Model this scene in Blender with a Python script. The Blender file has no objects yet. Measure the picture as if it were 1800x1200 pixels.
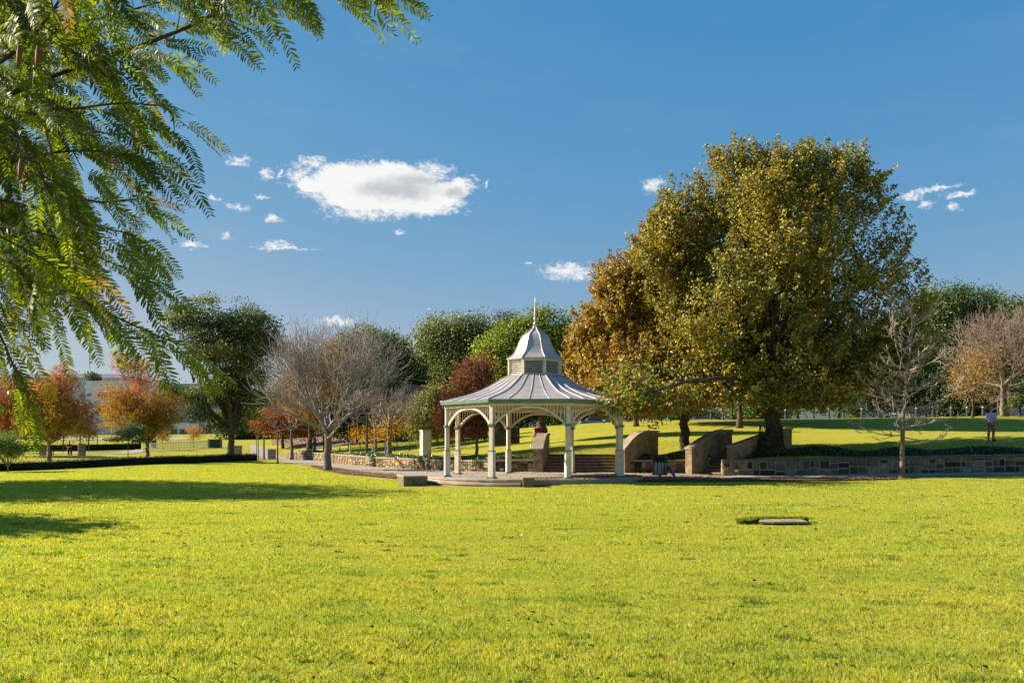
import bpy, math, random
import numpy as np
from mathutils import Vector, Matrix
R = math.radians
sc = bpy.context.scene
col = sc.collection
# ------------------------------------------------------------------ camera, sky, sun, exposure
F, CX, HOR, ZC = 1550.0, 900.0, 785.0, 1.65       # focal length (px of an 1800 px wide frame), centre, horizon row, eye height
cam_d = bpy.data.cameras.new('camera'); cam_d.lens = 31; cam_d.sensor_width = 36
cam_d.shift_y = (HOR - 600) / 1800; cam_d.clip_end = 5000; cam_d.clip_start = .05
cam = bpy.data.objects.new('camera', cam_d); col.objects.link(cam)
cam.location = (0, 0, ZC); cam.rotation_euler = (R(90), 0, 0); sc.camera = cam
SUN_EL, SUN_AZ = 29.0, 11.0                        # sun to the left, SUN_AZ degrees behind the picture plane
sd = Vector((-math.cos(R(SUN_AZ)) * math.cos(R(SUN_EL)), math.sin(R(SUN_AZ)) * math.cos(R(SUN_EL)), math.sin(R(SUN_EL))))
sun_d = bpy.data.lights.new('sun', 'SUN'); sun_d.energy = 5.0; sun_d.angle = R(.53); sun_d.color = (1, .87, .68)
sun = bpy.data.objects.new('sun', sun_d); col.objects.link(sun)
sun.rotation_euler = sd.to_track_quat('Z', 'Y').to_euler()
sc.view_settings.view_transform = 'Standard'; sc.view_settings.look = 'None'
sc.view_settings.gamma = 1; sc.view_settings.exposure = 1.35
sc.cycles.use_denoising = True
sc.cycles.max_bounces = 6; sc.cycles.diffuse_bounces = 3; sc.cycles.glossy_bounces = 2
sc.cycles.transmission_bounces = 4; sc.cycles.transparent_max_bounces = 8
sc.cycles.sample_clamp_indirect = 6

def azel(px, py):
    x, y, z = (px - CX) / F, 1.0, (HOR - py) / F
    return math.atan2(x, y), math.atan2(z, math.hypot(x, y))
def build_world():
    w = bpy.data.worlds.new('World'); sc.world = w; w.use_nodes = True
    nt = w.node_tree; N = nt.nodes; L = nt.links; N.clear()
    def nd(t, **k):
        n = N.new(t)
        for a, b in k.items(): setattr(n, a, b)
        return n
    out = nd('ShaderNodeOutputWorld'); bg = nd('ShaderNodeBackground'); bg.inputs['Strength'].default_value = .056
    sky = nd('ShaderNodeTexSky', sky_type='NISHITA', sun_disc=False, sun_elevation=R(SUN_EL), sun_rotation=R(-90 + SUN_AZ),
             air_density=1.15, dust_density=.15, ozone_density=3.5, altitude=0)
    def math_(op, a, b=None, c=None):
        n = nd('ShaderNodeMath', operation=op)
        for i, v in enumerate((a, b, c)):
            if v is None: continue
            if isinstance(v, (int, float)): n.inputs[i].default_value = v
            else: L.new(v, n.inputs[i])
        return n.outputs[0]
    tc = nd('ShaderNodeTexCoord'); sp = nd('ShaderNodeSeparateXYZ'); L.new(tc.outputs['Generated'], sp.inputs[0])
    x, y, z = sp.outputs
    az = math_('ARCTAN2', x, y); rh = math_('SQRT', math_('ADD', math_('MULTIPLY', x, x), math_('MULTIPLY', y, y)))
    el = math_('ARCTAN2', z, rh)
    cmb = nd('ShaderNodeCombineXYZ'); L.new(az, cmb.inputs[0]); L.new(el, cmb.inputs[1])
    def noise(vec, scale, detail, rough=.55):
        n = nd('ShaderNodeTexNoise'); n.inputs['Scale'].default_value = scale; n.inputs['Detail'].default_value = detail
        n.inputs['Roughness'].default_value = rough; L.new(vec, n.inputs['Vector']); return n
    st = nd('ShaderNodeVectorMath', operation='MULTIPLY'); st.inputs[1].default_value = (1, 1.5, 1); L.new(cmb.outputs[0], st.inputs[0])
    n1 = noise(st.outputs[0], 16, 4, .5); n3 = noise(st.outputs[0], 75, 6, .7)
    def warp(vec, nn, amt):
        s = nd('ShaderNodeVectorMath', operation='SUBTRACT'); s.inputs[1].default_value = (.5, .5, .5); L.new(nn.outputs['Color'], s.inputs[0])
        m = nd('ShaderNodeVectorMath', operation='MULTIPLY'); m.inputs[1].default_value = (amt, amt * .6, 0); L.new(s.outputs[0], m.inputs[0])
        a = nd('ShaderNodeVectorMath', operation='ADD'); L.new(vec, a.inputs[0]); L.new(m.outputs[0], a.inputs[1]); return a.outputs[0]
    v = warp(warp(cmb.outputs[0], n1, .022), n3, .03)
    def blobs(lst, vec):
        acc = None
        for (px, py, rx, ry) in lst:
            a0, e0 = azel(px, py); a1, _ = azel(px + rx, py); _, e1 = azel(px, py - ry)
            sx, sy = 1 / (a1 - a0), 1 / (e1 - e0)
            m = nd('ShaderNodeVectorMath', operation='MULTIPLY_ADD')
            L.new(vec, m.inputs[0]); m.inputs[1].default_value = (sx, sy, 0); m.inputs[2].default_value = (-a0 * sx, -e0 * sy, 0)
            ln = nd('ShaderNodeVectorMath', operation='LENGTH'); L.new(m.outputs[0], ln.inputs[0])
            d = math_('SUBTRACT', 1, ln.outputs['Value'])
            acc = d if acc is None else math_('MAXIMUM', acc, d)
        return acc
    big = blobs([(620, 320, 82, 36), (700, 342, 118, 40), (640, 345, 92, 36), (720, 325, 60, 32), (790, 335, 40, 20), (808, 330, 22, 18), (680, 308, 60, 26), (550, 328, 30, 16), (735, 352, 90, 26)], v)
    small = blobs([(418, 283, 24, 9), (465, 306, 16, 12), (490, 300, 9, 13), (460, 343, 18, 6), (415, 363, 24, 6), (478, 386, 18, 8), (396, 412, 11, 8), (485, 432, 32, 9), (548, 288, 42, 11), (527, 312, 30, 24), (548, 335, 30, 20), (760, 300, 40, 18), (825, 325, 22, 18), (660, 295, 70, 14), (640, 378, 80, 14), (760, 372, 60, 12),
                   (992, 475, 52, 17), (1020, 482, 36, 12), (595, 568, 40, 11), (1150, 325, 26, 15), (1622, 360, 18, 9), (1600, 345, 30, 8), (1672, 366, 16, 8), (1690, 344, 34, 8),
                   (335, 432, 22, 9), (860, 326, 5, 9), (375, 352, 12, 5), (930, 462, 9, 4), (505, 440, 60, 4), (1640, 335, 50, 5), (700, 410, 14, 4)], v)
    nw = noise(st.outputs[0], 130, 6, .75)
    mb = nd('ShaderNodeMapRange', interpolation_type='SMOOTHSTEP'); mb.inputs['From Min'].default_value = -.06; mb.inputs['From Max'].default_value = .34
    L.new(math_('ADD', big, math_('MULTIPLY', math_('SUBTRACT', nw.outputs['Fac'], .5), .62)), mb.inputs['Value'])
    ms = nd('ShaderNodeMapRange', interpolation_type='SMOOTHSTEP'); ms.inputs['From Min'].default_value = -.12; ms.inputs['From Max'].default_value = 1.1; ms.inputs['To Max'].default_value = .95
    L.new(math_('ADD', small, math_('MULTIPLY', math_('SUBTRACT', nw.outputs['Fac'], .5), 3.0)), ms.inputs['Value'])
    sv = nd('ShaderNodeVectorMath', operation='MULTIPLY'); sv.inputs[1].default_value = (1, 3.2, 1); L.new(v, sv.inputs[0]); nv = noise(sv.outputs[0], 5, 8, .62)
    mv = nd('ShaderNodeMapRange', interpolation_type='SMOOTHSTEP'); mv.inputs['From Min'].default_value = .48; mv.inputs['From Max'].default_value = .95; mv.inputs['To Max'].default_value = .07; L.new(nv.outputs['Fac'], mv.inputs['Value'])
    mask = math_('MAXIMUM', math_('MAXIMUM', mb.outputs[0], ms.outputs[0]), mv.outputs[0])
    shade = blobs([(735, 320, 75, 22), (700, 335, 100, 22), (795, 340, 40, 12)], v)
    shm = nd('ShaderNodeMapRange', interpolation_type='SMOOTHSTEP'); shm.inputs['From Min'].default_value = -.1; shm.inputs['From Max'].default_value = .9
    L.new(math_('ADD', shade, math_('MULTIPLY', math_('SUBTRACT', n1.outputs['Fac'], .5), 1.0)), shm.inputs['Value'])
    cc = nd('ShaderNodeMix', data_type='RGBA'); cc.inputs[6].default_value = (6.6, 6.6, 6.5, 1); cc.inputs[7].default_value = (3.9, 4.15, 4.4, 1)
    L.new(shm.outputs[0], cc.inputs[0])
    hs = nd('ShaderNodeHueSaturation'); hs.inputs['Saturation'].default_value = 1.0; hs.inputs['Value'].default_value = 1.0
    sx = nd('ShaderNodeSeparateColor'); L.new(sky.outputs[0], sx.inputs[0]); cx = nd('ShaderNodeCombineColor')
    ch = [math_('MULTIPLY', math_('POWER', sx.outputs[i], g_), a_) for i, (a_, g_) in enumerate(((.455, 1.42), (1.27, .60), (2.92, .22)))]
    L.new(math_('MINIMUM', ch[0], math_('MULTIPLY', ch[1], .82)), cx.inputs[0]); L.new(ch[1], cx.inputs[1]); L.new(math_('MAXIMUM', ch[2], math_('MULTIPLY', ch[1], 1.04)), cx.inputs[2])
    L.new(cx.outputs[0], hs.inputs['Color'])
    mx = nd('ShaderNodeMix', data_type='RGBA'); L.new(mask, mx.inputs[0]); L.new(hs.outputs[0], mx.inputs[6]); L.new(cc.outputs[2], mx.inputs[7])
    L.new(mx.outputs[2], bg.inputs['Color']); L.new(bg.outputs[0], out.inputs['Surface'])
    w.cycles.sampling_method = 'MANUAL'; w.cycles.sample_map_resolution = 512
build_world()

# ------------------------------------------------------------------ helpers: materials
MATS = {}
def mat(name, color=(.5, .5, .5), rough=.7, metal=0, noise=0.0, nscale=5.0, color2=None, bump=0.0, bscale=30.0, attr=False, transl=0.0, spec=.3, detail=6, emis=None, trv=1.25):
    if name in MATS: return MATS[name]
    m = bpy.data.materials.new(name); m.use_nodes = True
    nt = m.node_tree; N = nt.nodes; L = nt.links
    p = N['Principled BSDF']; out = N['Material Output']
    p.inputs['Roughness'].default_value = rough; p.inputs['Metallic'].default_value = metal
    p.inputs['Specular IOR Level'].default_value = spec
    p.inputs['Base Color'].default_value = (*color, 1)
    src = None
    if attr:
        a = N.new('ShaderNodeAttribute'); a.attribute_name = 'col'; src = a.outputs['Color']
    tc = N.new('ShaderNodeTexCoord')
    if color2 is not None or noise > 0:
        n = N.new('ShaderNodeTexNoise'); n.inputs['Scale'].default_value = nscale; n.inputs['Detail'].default_value = detail
        n.inputs['Roughness'].default_value = .62
        L.new(tc.outputs['Object'], n.inputs['Vector'])
        mr = N.new('ShaderNodeMapRange'); mr.inputs['From Min'].default_value = .35; mr.inputs['From Max'].default_value = .65
        L.new(n.outputs['Fac'], mr.inputs['Value'])
        mx = N.new('ShaderNodeMix'); mx.data_type = 'RGBA'; L.new(mr.outputs[0], mx.inputs[0])
        if color2 is None:
            mx.blend_type = 'MULTIPLY'; mx.inputs[0].default_value = noise
            L.new(mr.outputs[0], mx.inputs[0])
            if src: L.new(src, mx.inputs[6])
            else: mx.inputs[6].default_value = (*color, 1)
            k = 1 - noise; mx.inputs[7].default_value = (k, k, k, 1)
        else:
            if src: L.new(src, mx.inputs[6])
            else: mx.inputs[6].default_value = (*color, 1)
            mx.inputs[7].default_value = (*color2, 1)
        src = mx.outputs[2]
    if src: L.new(src, p.inputs['Base Color'])
    if bump > 0:
        b = N.new('ShaderNodeTexNoise'); b.inputs['Scale'].default_value = bscale; b.inputs['Detail'].default_value = 5
        L.new(tc.outputs['Object'], b.inputs['Vector'])
        bp = N.new('ShaderNodeBump'); bp.inputs['Strength'].default_value = bump; bp.inputs['Distance'].default_value = .03
        L.new(b.outputs['Fac'], bp.inputs['Height']); L.new(bp.outputs[0], p.inputs['Normal'])
    if emis: p.inputs['Emission Color'].default_value = (*emis, 1); p.inputs['Emission Strength'].default_value = 1
    if transl > 0:
        t = N.new('ShaderNodeBsdfTranslucent'); ms = N.new('ShaderNodeMixShader'); ms.inputs[0].default_value = transl
        if src:
            hs = N.new('ShaderNodeHueSaturation'); hs.inputs['Saturation'].default_value = 1.1; hs.inputs['Value'].default_value = trv
            L.new(src, hs.inputs['Color']); L.new(hs.outputs[0], t.inputs['Color'])
        else: t.inputs['Color'].default_value = (*color, 1)
        L.new(p.outputs[0], ms.inputs[1]); L.new(t.outputs[0], ms.inputs[2]); L.new(ms.outputs[0], out.inputs['Surface'])
    MATS[name] = m; return m

LEAF = mat('leaf', attr=True, transl=.30, rough=.5, spec=.4)
LEAF_DRY = mat('dry_leaf', attr=True, transl=.34, rough=.7, spec=.15)
BARK_D = mat('dark_bark', (.045, .034, .026), color2=(.11, .09, .07), nscale=6, bump=.9, bscale=18, rough=.9, spec=.1)
BARK_G = mat('grey_bark', (.11, .088, .07), color2=(.22, .185, .15), nscale=5, bump=.6, bscale=20, rough=.9, spec=.1)
TWIG = mat('twig_bark', (.20, .175, .16), color2=(.33, .295, .27), nscale=2.5, rough=.9, spec=.1)
TWIG2 = mat('brown_twig_bark', (.20, .145, .115), color2=(.32, .25, .20), nscale=2.5, rough=.9, spec=.1)
CREAM = mat('cream_paint', (.66, .61, .49), rough=.55, color2=(.50, .45, .35), nscale=4.5, bump=.15, bscale=60)
GREEN = mat('green_paint', (.14, .22, .15), rough=.5, noise=.2, nscale=4)
ROOF = mat('metal_roofing', (.47, .43, .415), rough=.42, metal=.35, color2=(.37, .345, .345), nscale=2.2, bump=.05, bscale=40)
CEIL = mat('timber_lining', (.42, .28, .14), rough=.7, noise=.2, nscale=5)
DARKIN = mat('dark_inside', (.03, .025, .02), rough=.9)
STONE = mat('stone', attr=True, rough=.95, noise=.45, nscale=7, bump=.8, bscale=14, spec=.1)
CONC = mat('concrete', (.36, .31, .255), color2=(.27, .235, .20), nscale=1.3, bump=.25, bscale=25, rough=.9, spec=.15)
COPING = mat('coping', (.34, .28, .20), color2=(.22, .19, .15), nscale=2.5, bump=.5, bscale=15, rough=.9, spec=.1)
RENDER_ST = mat('rendered_stone', (.33, .25, .15), color2=(.13, .10, .06), nscale=2.6, bump=1, bscale=7, rough=.95, spec=.1)
MOSSY = mat('mossy_stone', (.07, .075, .04), color2=(.18, .15, .10), nscale=5, bump=.8, bscale=12, rough=.95)
MULCH = mat('mulch', (.075, .05, .038), color2=(.20, .14, .10), nscale=14, bump=1, bscale=22, rough=.95, spec=.1)
DARKM = mat('dark_metal', (.022, .026, .028), rough=.45, spec=.5, noise=.3)
STEEL = mat('steel_rail', (.55, .6, .65), rough=.25, metal=.9)
WHITEP = mat('white_paint', (.72, .70, .66), rough=.45, noise=.12, nscale=2)

# ------------------------------------------------------------------ helpers: objects
def tag(o, label=None, cat=None, group=None, kind=None):
    if label: o['label'] = label
    if cat: o['category'] = cat
    if group: o['group'] = group
    if kind: o['kind'] = kind
    return o
def empty(name, loc=(0, 0, 0), label=None, cat=None, group=None, rz=0):
    o = bpy.data.objects.new(name, None); col.objects.link(o); o.location = loc; o.rotation_euler = (0, 0, rz)
    o.empty_display_size = .1
    return tag(o, label, cat, group)
def npmesh(name, V, Fc, m, parent=None, colr=None, smooth=False, mi=None):
    """V Nx3, Fc MxK (one face size), colr per face"""
    V = np.asarray(V, dtype=np.float32).reshape(-1, 3); Fc = np.asarray(Fc, dtype=np.int32)
    me = bpy.data.meshes.new(name); k = Fc.shape[1]; nf = len(Fc)
    me.vertices.add(len(V)); me.vertices.foreach_set('co', V.ravel())
    me.loops.add(nf * k); me.loops.foreach_set('vertex_index', Fc.ravel())
    me.polygons.add(nf); me.polygons.foreach_set('loop_start', np.arange(nf, dtype=np.int32) * k)
    if colr is not None:
        a = me.attributes.new('col', 'FLOAT_COLOR', 'FACE')
        c = np.ones((nf, 4), dtype=np.float32); c[:, :3] = colr; a.data.foreach_set('color', c.ravel())
    for q in (m if isinstance(m, (list, tuple)) else [m]): me.materials.append(q)
    if mi is not None: me.polygons.foreach_set('material_index', np.asarray(mi, dtype=np.int32))
    me.polygons.foreach_set('use_smooth', np.full(nf, smooth))
    me.update(calc_edges=True); me.validate()
    o = bpy.data.objects.new(name, me); col.objects.link(o)
    if parent: o.parent = parent
    return o
class MB:
    def __init__(s): s.v = []; s.f = []; s.c = []; s.m = []; s.cur = (.5, .5, .5); s.mi = 0
    def add(s, vs, fs):
        b = len(s.v); s.v += [tuple(v) for v in vs]
        for f in fs: s.f.append(tuple(b + i for i in f)); s.c.append(s.cur); s.m.append(s.mi)
    def box(s, cx, cy, z0, sx, sy, h, rz=0, top=1.0):
        c, n = math.cos(rz), math.sin(rz); vs = []
        for z, k in ((z0, 1), (z0 + h, top)):
            for a, b in ((-1, -1), (1, -1), (1, 1), (-1, 1)):
                x, y = a * sx / 2 * k, b * sy / 2 * k; vs.append((cx + x * c - y * n, cy + x * n + y * c, z))
        s.add(vs, [(3, 2, 1, 0), (4, 5, 6, 7), (0, 1, 5, 4), (1, 2, 6, 5), (2, 3, 7, 6), (3, 0, 4, 7)])
    def bar(s, p, q, w, h=None, up=(0, 0, 1)):
        p, q = Vector(p), Vector(q); d = (q - p).normalized(); u = Vector(up)
        if abs(d.dot(u)) > .98: u = Vector((0, 1, 0))
        a = d.cross(u).normalized() * w / 2; b = a.cross(d).normalized() * (h or w) / 2
        vs = [e + i * a + j * b for e in (p, q) for i, j in ((-1, -1), (1, -1), (1, 1), (-1, 1))]
        s.add(vs, [(3, 2, 1, 0), (4, 5, 6, 7), (0, 1, 5, 4), (1, 2, 6, 5), (2, 3, 7, 6), (3, 0, 4, 7)])
    def tube(s, pts, rad, k=8, cap=True):
        pts = [Vector(p) for p in pts]; n = len(pts)
        if not hasattr(rad, '__len__'): rad = [rad] * n
        vs = []; pa = None
        for i, p in enumerate(pts):
            d = (pts[min(i + 1, n - 1)] - pts[max(i - 1, 0)]).normalized()
            a = (Vector((0, 0, 1)).cross(d) if abs(d.z) < .95 else Vector((1, 0, 0)).cross(d)) if pa is None else (pa - d * pa.dot(d))
            a.normalize(); pa = a; b = d.cross(a)
            for j in range(k):
                t = 2 * math.pi * j / k; vs.append(p + (a * math.cos(t) + b * math.sin(t)) * rad[i])
        fs = [(i * k + j, i * k + (j + 1) % k, (i + 1) * k + (j + 1) % k, (i + 1) * k + j) for i in range(n - 1) for j in range(k)]
        if cap: fs += [tuple(range(k))[::-1], tuple((n - 1) * k + j for j in range(k))]
        s.add(vs, fs)
    def lathe(s, cx, cy, prof, k=16, ph=0):
        vs = [(cx + r * math.cos(ph + 2 * math.pi * j / k), cy + r * math.sin(ph + 2 * math.pi * j / k), z) for r, z in prof for j in range(k)]
        n = len(prof)
        fs = [(i * k + j, i * k + (j + 1) % k, (i + 1) * k + (j + 1) % k, (i + 1) * k + j) for i in range(n - 1) for j in range(k)]
        fs += [tuple(range(k))[::-1], tuple((n - 1) * k + j for j in range(k))]
        s.add(vs, fs)
    def ball(s, c, r, k=10, sc_=(1, 1, 1)):
        n = k // 2 + 1; prof = []
        vs = []
        for i in range(n + 1):
            t = math.pi * i / n
            for j in range(k):
                u = 2 * math.pi * j / k
                vs.append((c[0] + r * sc_[0] * math.sin(t) * math.cos(u), c[1] + r * sc_[1] * math.sin(t) * math.sin(u), c[2] - r * sc_[2] * math.cos(t)))
        s.add(vs, [(i * k + j, i * k + (j + 1) % k, (i + 1) * k + (j + 1) % k, (i + 1) * k + j) for i in range(n) for j in range(k)])
    def prism(s, outline, y0, y1, M=None):
        """outline in (x,z), extruded in y"""
        n = len(outline); vs = [(x, y0, z) for x, z in outline] + [(x, y1, z) for x, z in outline]
        if M: vs = [M @ Vector(v) for v in vs]
        s.add(vs, [tuple(range(n)), tuple(range(2 * n - 1, n - 1, -1))] + [(i, i + n, (i + 1) % n + n, (i + 1) % n) for i in range(n)])
    def build(s, name, m, parent=None, smooth=False, bevel=0, attr=False):
        me = bpy.data.meshes.new(name); me.from_pydata(s.v, [], s.f)
        for q in (m if isinstance(m, (list, tuple)) else [m]): me.materials.append(q)
        me.polygons.foreach_set('material_index', np.array(s.m, dtype=np.int32))
        if attr:
            a = me.attributes.new('col', 'FLOAT_COLOR', 'FACE'); c = np.ones((len(s.f), 4), dtype=np.float32); c[:, :3] = s.c
            a.data.foreach_set('color', c.ravel())
        if smooth: me.polygons.foreach_set('use_smooth', np.full(len(s.f), True))
        me.update(); o = bpy.data.objects.new(name, me); col.objects.link(o)
        if parent: o.parent = parent
        if bevel:
            b = o.modifiers.new('bevel', 'BEVEL'); b.width = bevel; b.segments = 2; b.limit_method = 'ANGLE'
        return o
def copy_tree(o, parent=None):
    c = o.copy(); col.objects.link(c)
    if parent: c.parent = parent
    for ch in list(o.children): copy_tree(ch, c)
    return c

# ------------------------------------------------------------------ terrain heights
def X(px, Y): return (px - CX) * Y / F
def Zp(py, Y): return ZC + (HOR - py) * Y / F
WALL = [(430, 130), (500, 94), (560, 79), (610, 65.5), (650, 61), (780, 53), (830, 49.5), (945, 48.5), (1097, 47.9), (1215, 47.5), (1270, 46), (1540, 45.5), (1800, 44.5), (2100, 43), (3000, 41)]
WX = np.array([X(p, y) for p, y in WALL]); WY = np.array([y for p, y in WALL], dtype=float)
def yw(x): return np.interp(x, WX, WY)
def tps(ctrl):
    P = np.array([(X(p, y), y) for p, y, z in ctrl]); z = np.array([c[2] for c in ctrl], dtype=float); n = len(P)
    def U(r2): return np.where(r2 > 0, .5 * r2 * np.log(np.maximum(r2, 1e-9)), 0)
    D = ((P[:, None] - P[None]) ** 2).sum(-1)
    A = np.zeros((n + 3, n + 3)); A[:n, :n] = U(D) + np.eye(n) * 2.0; A[:n, n] = 1; A[:n, n + 1:] = P; A[n, :n] = 1; A[n + 1:, :n] = P.T
    w = np.linalg.solve(A, np.concatenate([z, np.zeros(3)]))
    def f(x, y):
        Q = np.stack([x, y], -1); r2 = ((Q[:, None] - P[None]) ** 2).sum(-1)
        return U(r2) @ w[:n] + w[n] + Q @ w[n + 1:]
    return f
left_park = [(125, 80, .88), (0, 80, .8), (145, 100, 1.2), (240, 100, 1.25), (150, 150, 3.2), (300, 150, 3.0), (400, 110, 1.6), (450, 100, 1.1), (-100, 150, 3.2), (-400, 100, 1.2), (-400, 60, .3), (-700, 150, 3.2)]
far = [(-700, 230, 4.5), (100, 230, 4.5), (600, 230, 5.5), (1000, 230, 7), (1600, 230, 7.2), (2300, 230, 7.2)]
low_c = left_park + far + [(CX + xx * F / max(yy, 1), max(yy, 1), 0) for xx in (-30, -15, 0, 15, 30) for yy in (1, 10, 20, 30)] + [
    (0, 45, .02), (0, 58, .04), (110, 60, .14), (240, 65, .33), (350, 70, .38), (450, 76, .50), (460, 85, .42), (500, 74, .31), (500, 94, .48), (550, 64, .28), (560, 79, .38),
    (600, 58, .2), (610, 65.5, .3), (600, 48, .1), (650, 60, .25), (700, 46, .18), (700, 42, .08), (780, 52.5, .2), (830, 49, .24), (945, 48, .25), (1097, 47.4, .22),
    (1215, 47, .2), (1270, 45.8, .13), (1540, 45, .25), (1800, 44.3, .36), (2100, 43, .5), (1585, 42, .16), (1300, 39, .115), (1100, 38.5, .11), (1500, 39.5, .12),
    (1800, 41, .25), (800, 35.5, 0), (940, 35.5, .03), (300, 40, .03), (450, 45, .05), (1800, 34, .02), (1500, 33, 0), (940, 41, .16), (1000, 37.6, .16)]
up_c = left_park + far + [(450, 76, .5), (500, 96, .75), (500, 120, 2.0), (540, 120, 2.8), (560, 95, 1.45), (620, 80, 1.2), (560, 80.5, 1.0), (610, 66.5, .95), (650, 62, .9), (780, 54, .83), (830, 50.5, .86),
    (945, 49.7, .98), (745, 61, 1.0), (850, 62, 1.35), (850, 75, 2.1), (900, 88, 3.4), (750, 75, 1.35), (750, 90, 2.3), (1020, 51, 1.22), (1150, 48.5, .95), (1097, 52, 1.5), (1100, 58, 2.2),
    (1100, 85, 4.0), (1270, 47, 1.0), (1400, 47.5, 1.4), (1300, 75, 3.6), (1300, 90, 4.4), (1540, 46.5, 1.2), (1800, 45.5, 1.32), (1742, 49, 2.08), (1650, 90, 4.67), (1800, 90, 4.8),
    (1400, 56, 2.37), (1742, 58, 2.7), (2100, 44, 1.4), (2100, 60, 2.9), (2100, 90, 4.8), (1100, 120, 4.75), (1600, 120, 5.1), (2100, 120, 5.1), (700, 120, 3.6)]
fl, fu = tps(low_c), tps(up_c)
S2P = np.array([10.75, 46.55]); S2D = np.array([.79, .613]); S2D /= np.linalg.norm(S2D)
def Hn(x, y):
    x = np.asarray(x, dtype=float).ravel(); y = np.asarray(y, dtype=float).ravel()
    xc, yc = np.clip(x, -110, 110), np.clip(y, 1, 230)
    lo, up = fl(xc, yc), fu(xc, yc)
    sl = (yw(x + .3) - yw(x - .3)) / .6; s = (y - yw(x)) / np.sqrt(1 + sl * sl) - .2; wd = np.where(x < -24.5, 3.0, .14)
    t = np.clip(s / wd, 0, 1); z = lo * (1 - t) + up * t
    near = np.exp(-((np.abs(x) / 18) ** 4)) * (y < 34)
    z = z + near * .035 * np.sin(x * .5 + 1.3) * np.sin(y * .42) * np.clip((34 - y) / 6, 0, 1)
    in1 = (x > 1.6) & (x < 5.95) & (y > 48.1) & (y < 50.3)
    z = np.where(in1, np.minimum(z, .25 + .47 * (y - 48.3) - .2), z)
    dx, dy = x - S2P[0], y - S2P[1]; al = dx * S2D[0] + dy * S2D[1]; pe = -dx * S2D[1] + dy * S2D[0]
    in2 = (np.abs(pe - .12) < 1.12) & (al > -.4) & (al < 2.4)
    z = np.where(in2, np.minimum(z, .13 + .47 * al - .22), z)
    return z
def H(x, y): return float(Hn([x], [y])[0])
def LO(x, y): return float(fl(np.array([float(x)]), np.array([float(y)]))[0])
def G(px, Y, dz=0): x = X(px, Y); return Vector((x, Y, H(x, Y) + dz))

# ------------------------------------------------------------------ ground
LAWN = bpy.data.materials.new('lawn'); LAWN.use_nodes = True
def lawn_mat():
    nt = LAWN.node_tree; N = nt.nodes; L = nt.links; p = N['Principled BSDF']; p.inputs['Roughness'].default_value = .95; p.inputs['Specular IOR Level'].default_value = .05
    tc = N.new('ShaderNodeTexCoord')
    def noise(s, d=5, sc3=None):
        n = N.new('ShaderNodeTexNoise'); n.inputs['Scale'].default_value = s; n.inputs['Detail'].default_value = d; n.inputs['Roughness'].default_value = .65
        if sc3:
            mp = N.new('ShaderNodeMapping'); mp.inputs['Scale'].default_value = sc3; L.new(tc.outputs['Object'], mp.inputs[0]); L.new(mp.outputs[0], n.inputs['Vector'])
        else: L.new(tc.outputs['Object'], n.inputs['Vector'])
        return n
    def ramp(fac, a, b, lo=.35, hi=.65):
        mr = N.new('ShaderNodeMapRange'); mr.inputs['From Min'].default_value = lo; mr.inputs['From Max'].default_value = hi; L.new(fac, mr.inputs['Value'])
        mx = N.new('ShaderNodeMix'); mx.data_type = 'RGBA'; L.new(mr.outputs[0], mx.inputs[0])
        for i, c in ((6, a), (7, b)):
            if isinstance(c, tuple): mx.inputs[i].default_value = (*c, 1)
            else: L.new(c, mx.inputs[i])
        return mx.outputs[2]
    a = ramp(noise(.35).outputs['Fac'], (.27, .275, .032), (.36, .33, .04))
    b = ramp(noise(3.0, 6).outputs['Fac'], a, (.19, .23, .03), .5, .8)
    c = ramp(noise(26, 6, (1, 2.2, 1)).outputs['Fac'], b, (.11, .14, .022), .54, .78)
    d = ramp(noise(90, 3).outputs['Fac'], c, (.42, .38, .07), .58, .78)
    L.new(d, p.inputs['Base Color'])
    bp = N.new('ShaderNodeBump'); bp.inputs['Strength'].default_value = .8; bp.inputs['Distance'].default_value = .05; L.new(noise(22, 6).outputs['Fac'], bp.inputs['Height']); L.new(bp.outputs[0], p.inputs['Normal'])
lawn_mat()
def graded(a, b, brk):
    """coordinates from a to b; brk = list of (start, end, step) in order"""
    out = []
    for s, e, st in brk: out += list(np.arange(s, e, st))
    out.append(brk[-1][1]); return np.array(out)
gx = graded(0, 0, [(-1500, -300, 150), (-300, -120, 12), (-120, -32, 2), (-32, 30, .22), (30, 110, 2), (110, 300, 12), (300, 1500.1, 150)])
gy = graded(0, 0, [(-60, 4, 4), (4, 34, .6), (34, 68, .17), (68, 98, .3), (98, 235, 3), (235, 500, 25), (500, 2500.1, 200)])
GX, GY = np.meshgrid(gx, gy); zz = np.concatenate([Hn(GX[i], GY[i]) for i in range(len(gy))])
nx, ny = len(gx), len(gy); ii = (np.arange(ny - 1)[:, None] * nx + np.arange(nx - 1)[None]).ravel()
# leave out a small pit in the front lawn
PX0, PX1, PY0, PY1 = X(1318, 19.2), X(1418, 19.2), 18.6, 20.0
fc = np.stack([ii, ii + 1, ii + 1 + nx, ii + nx], -1)
V = np.stack([GX.ravel(), GY.ravel(), zz], -1)
g = npmesh('lawn', V, fc, LAWN, smooth=True); tag(g, kind='structure')

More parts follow.
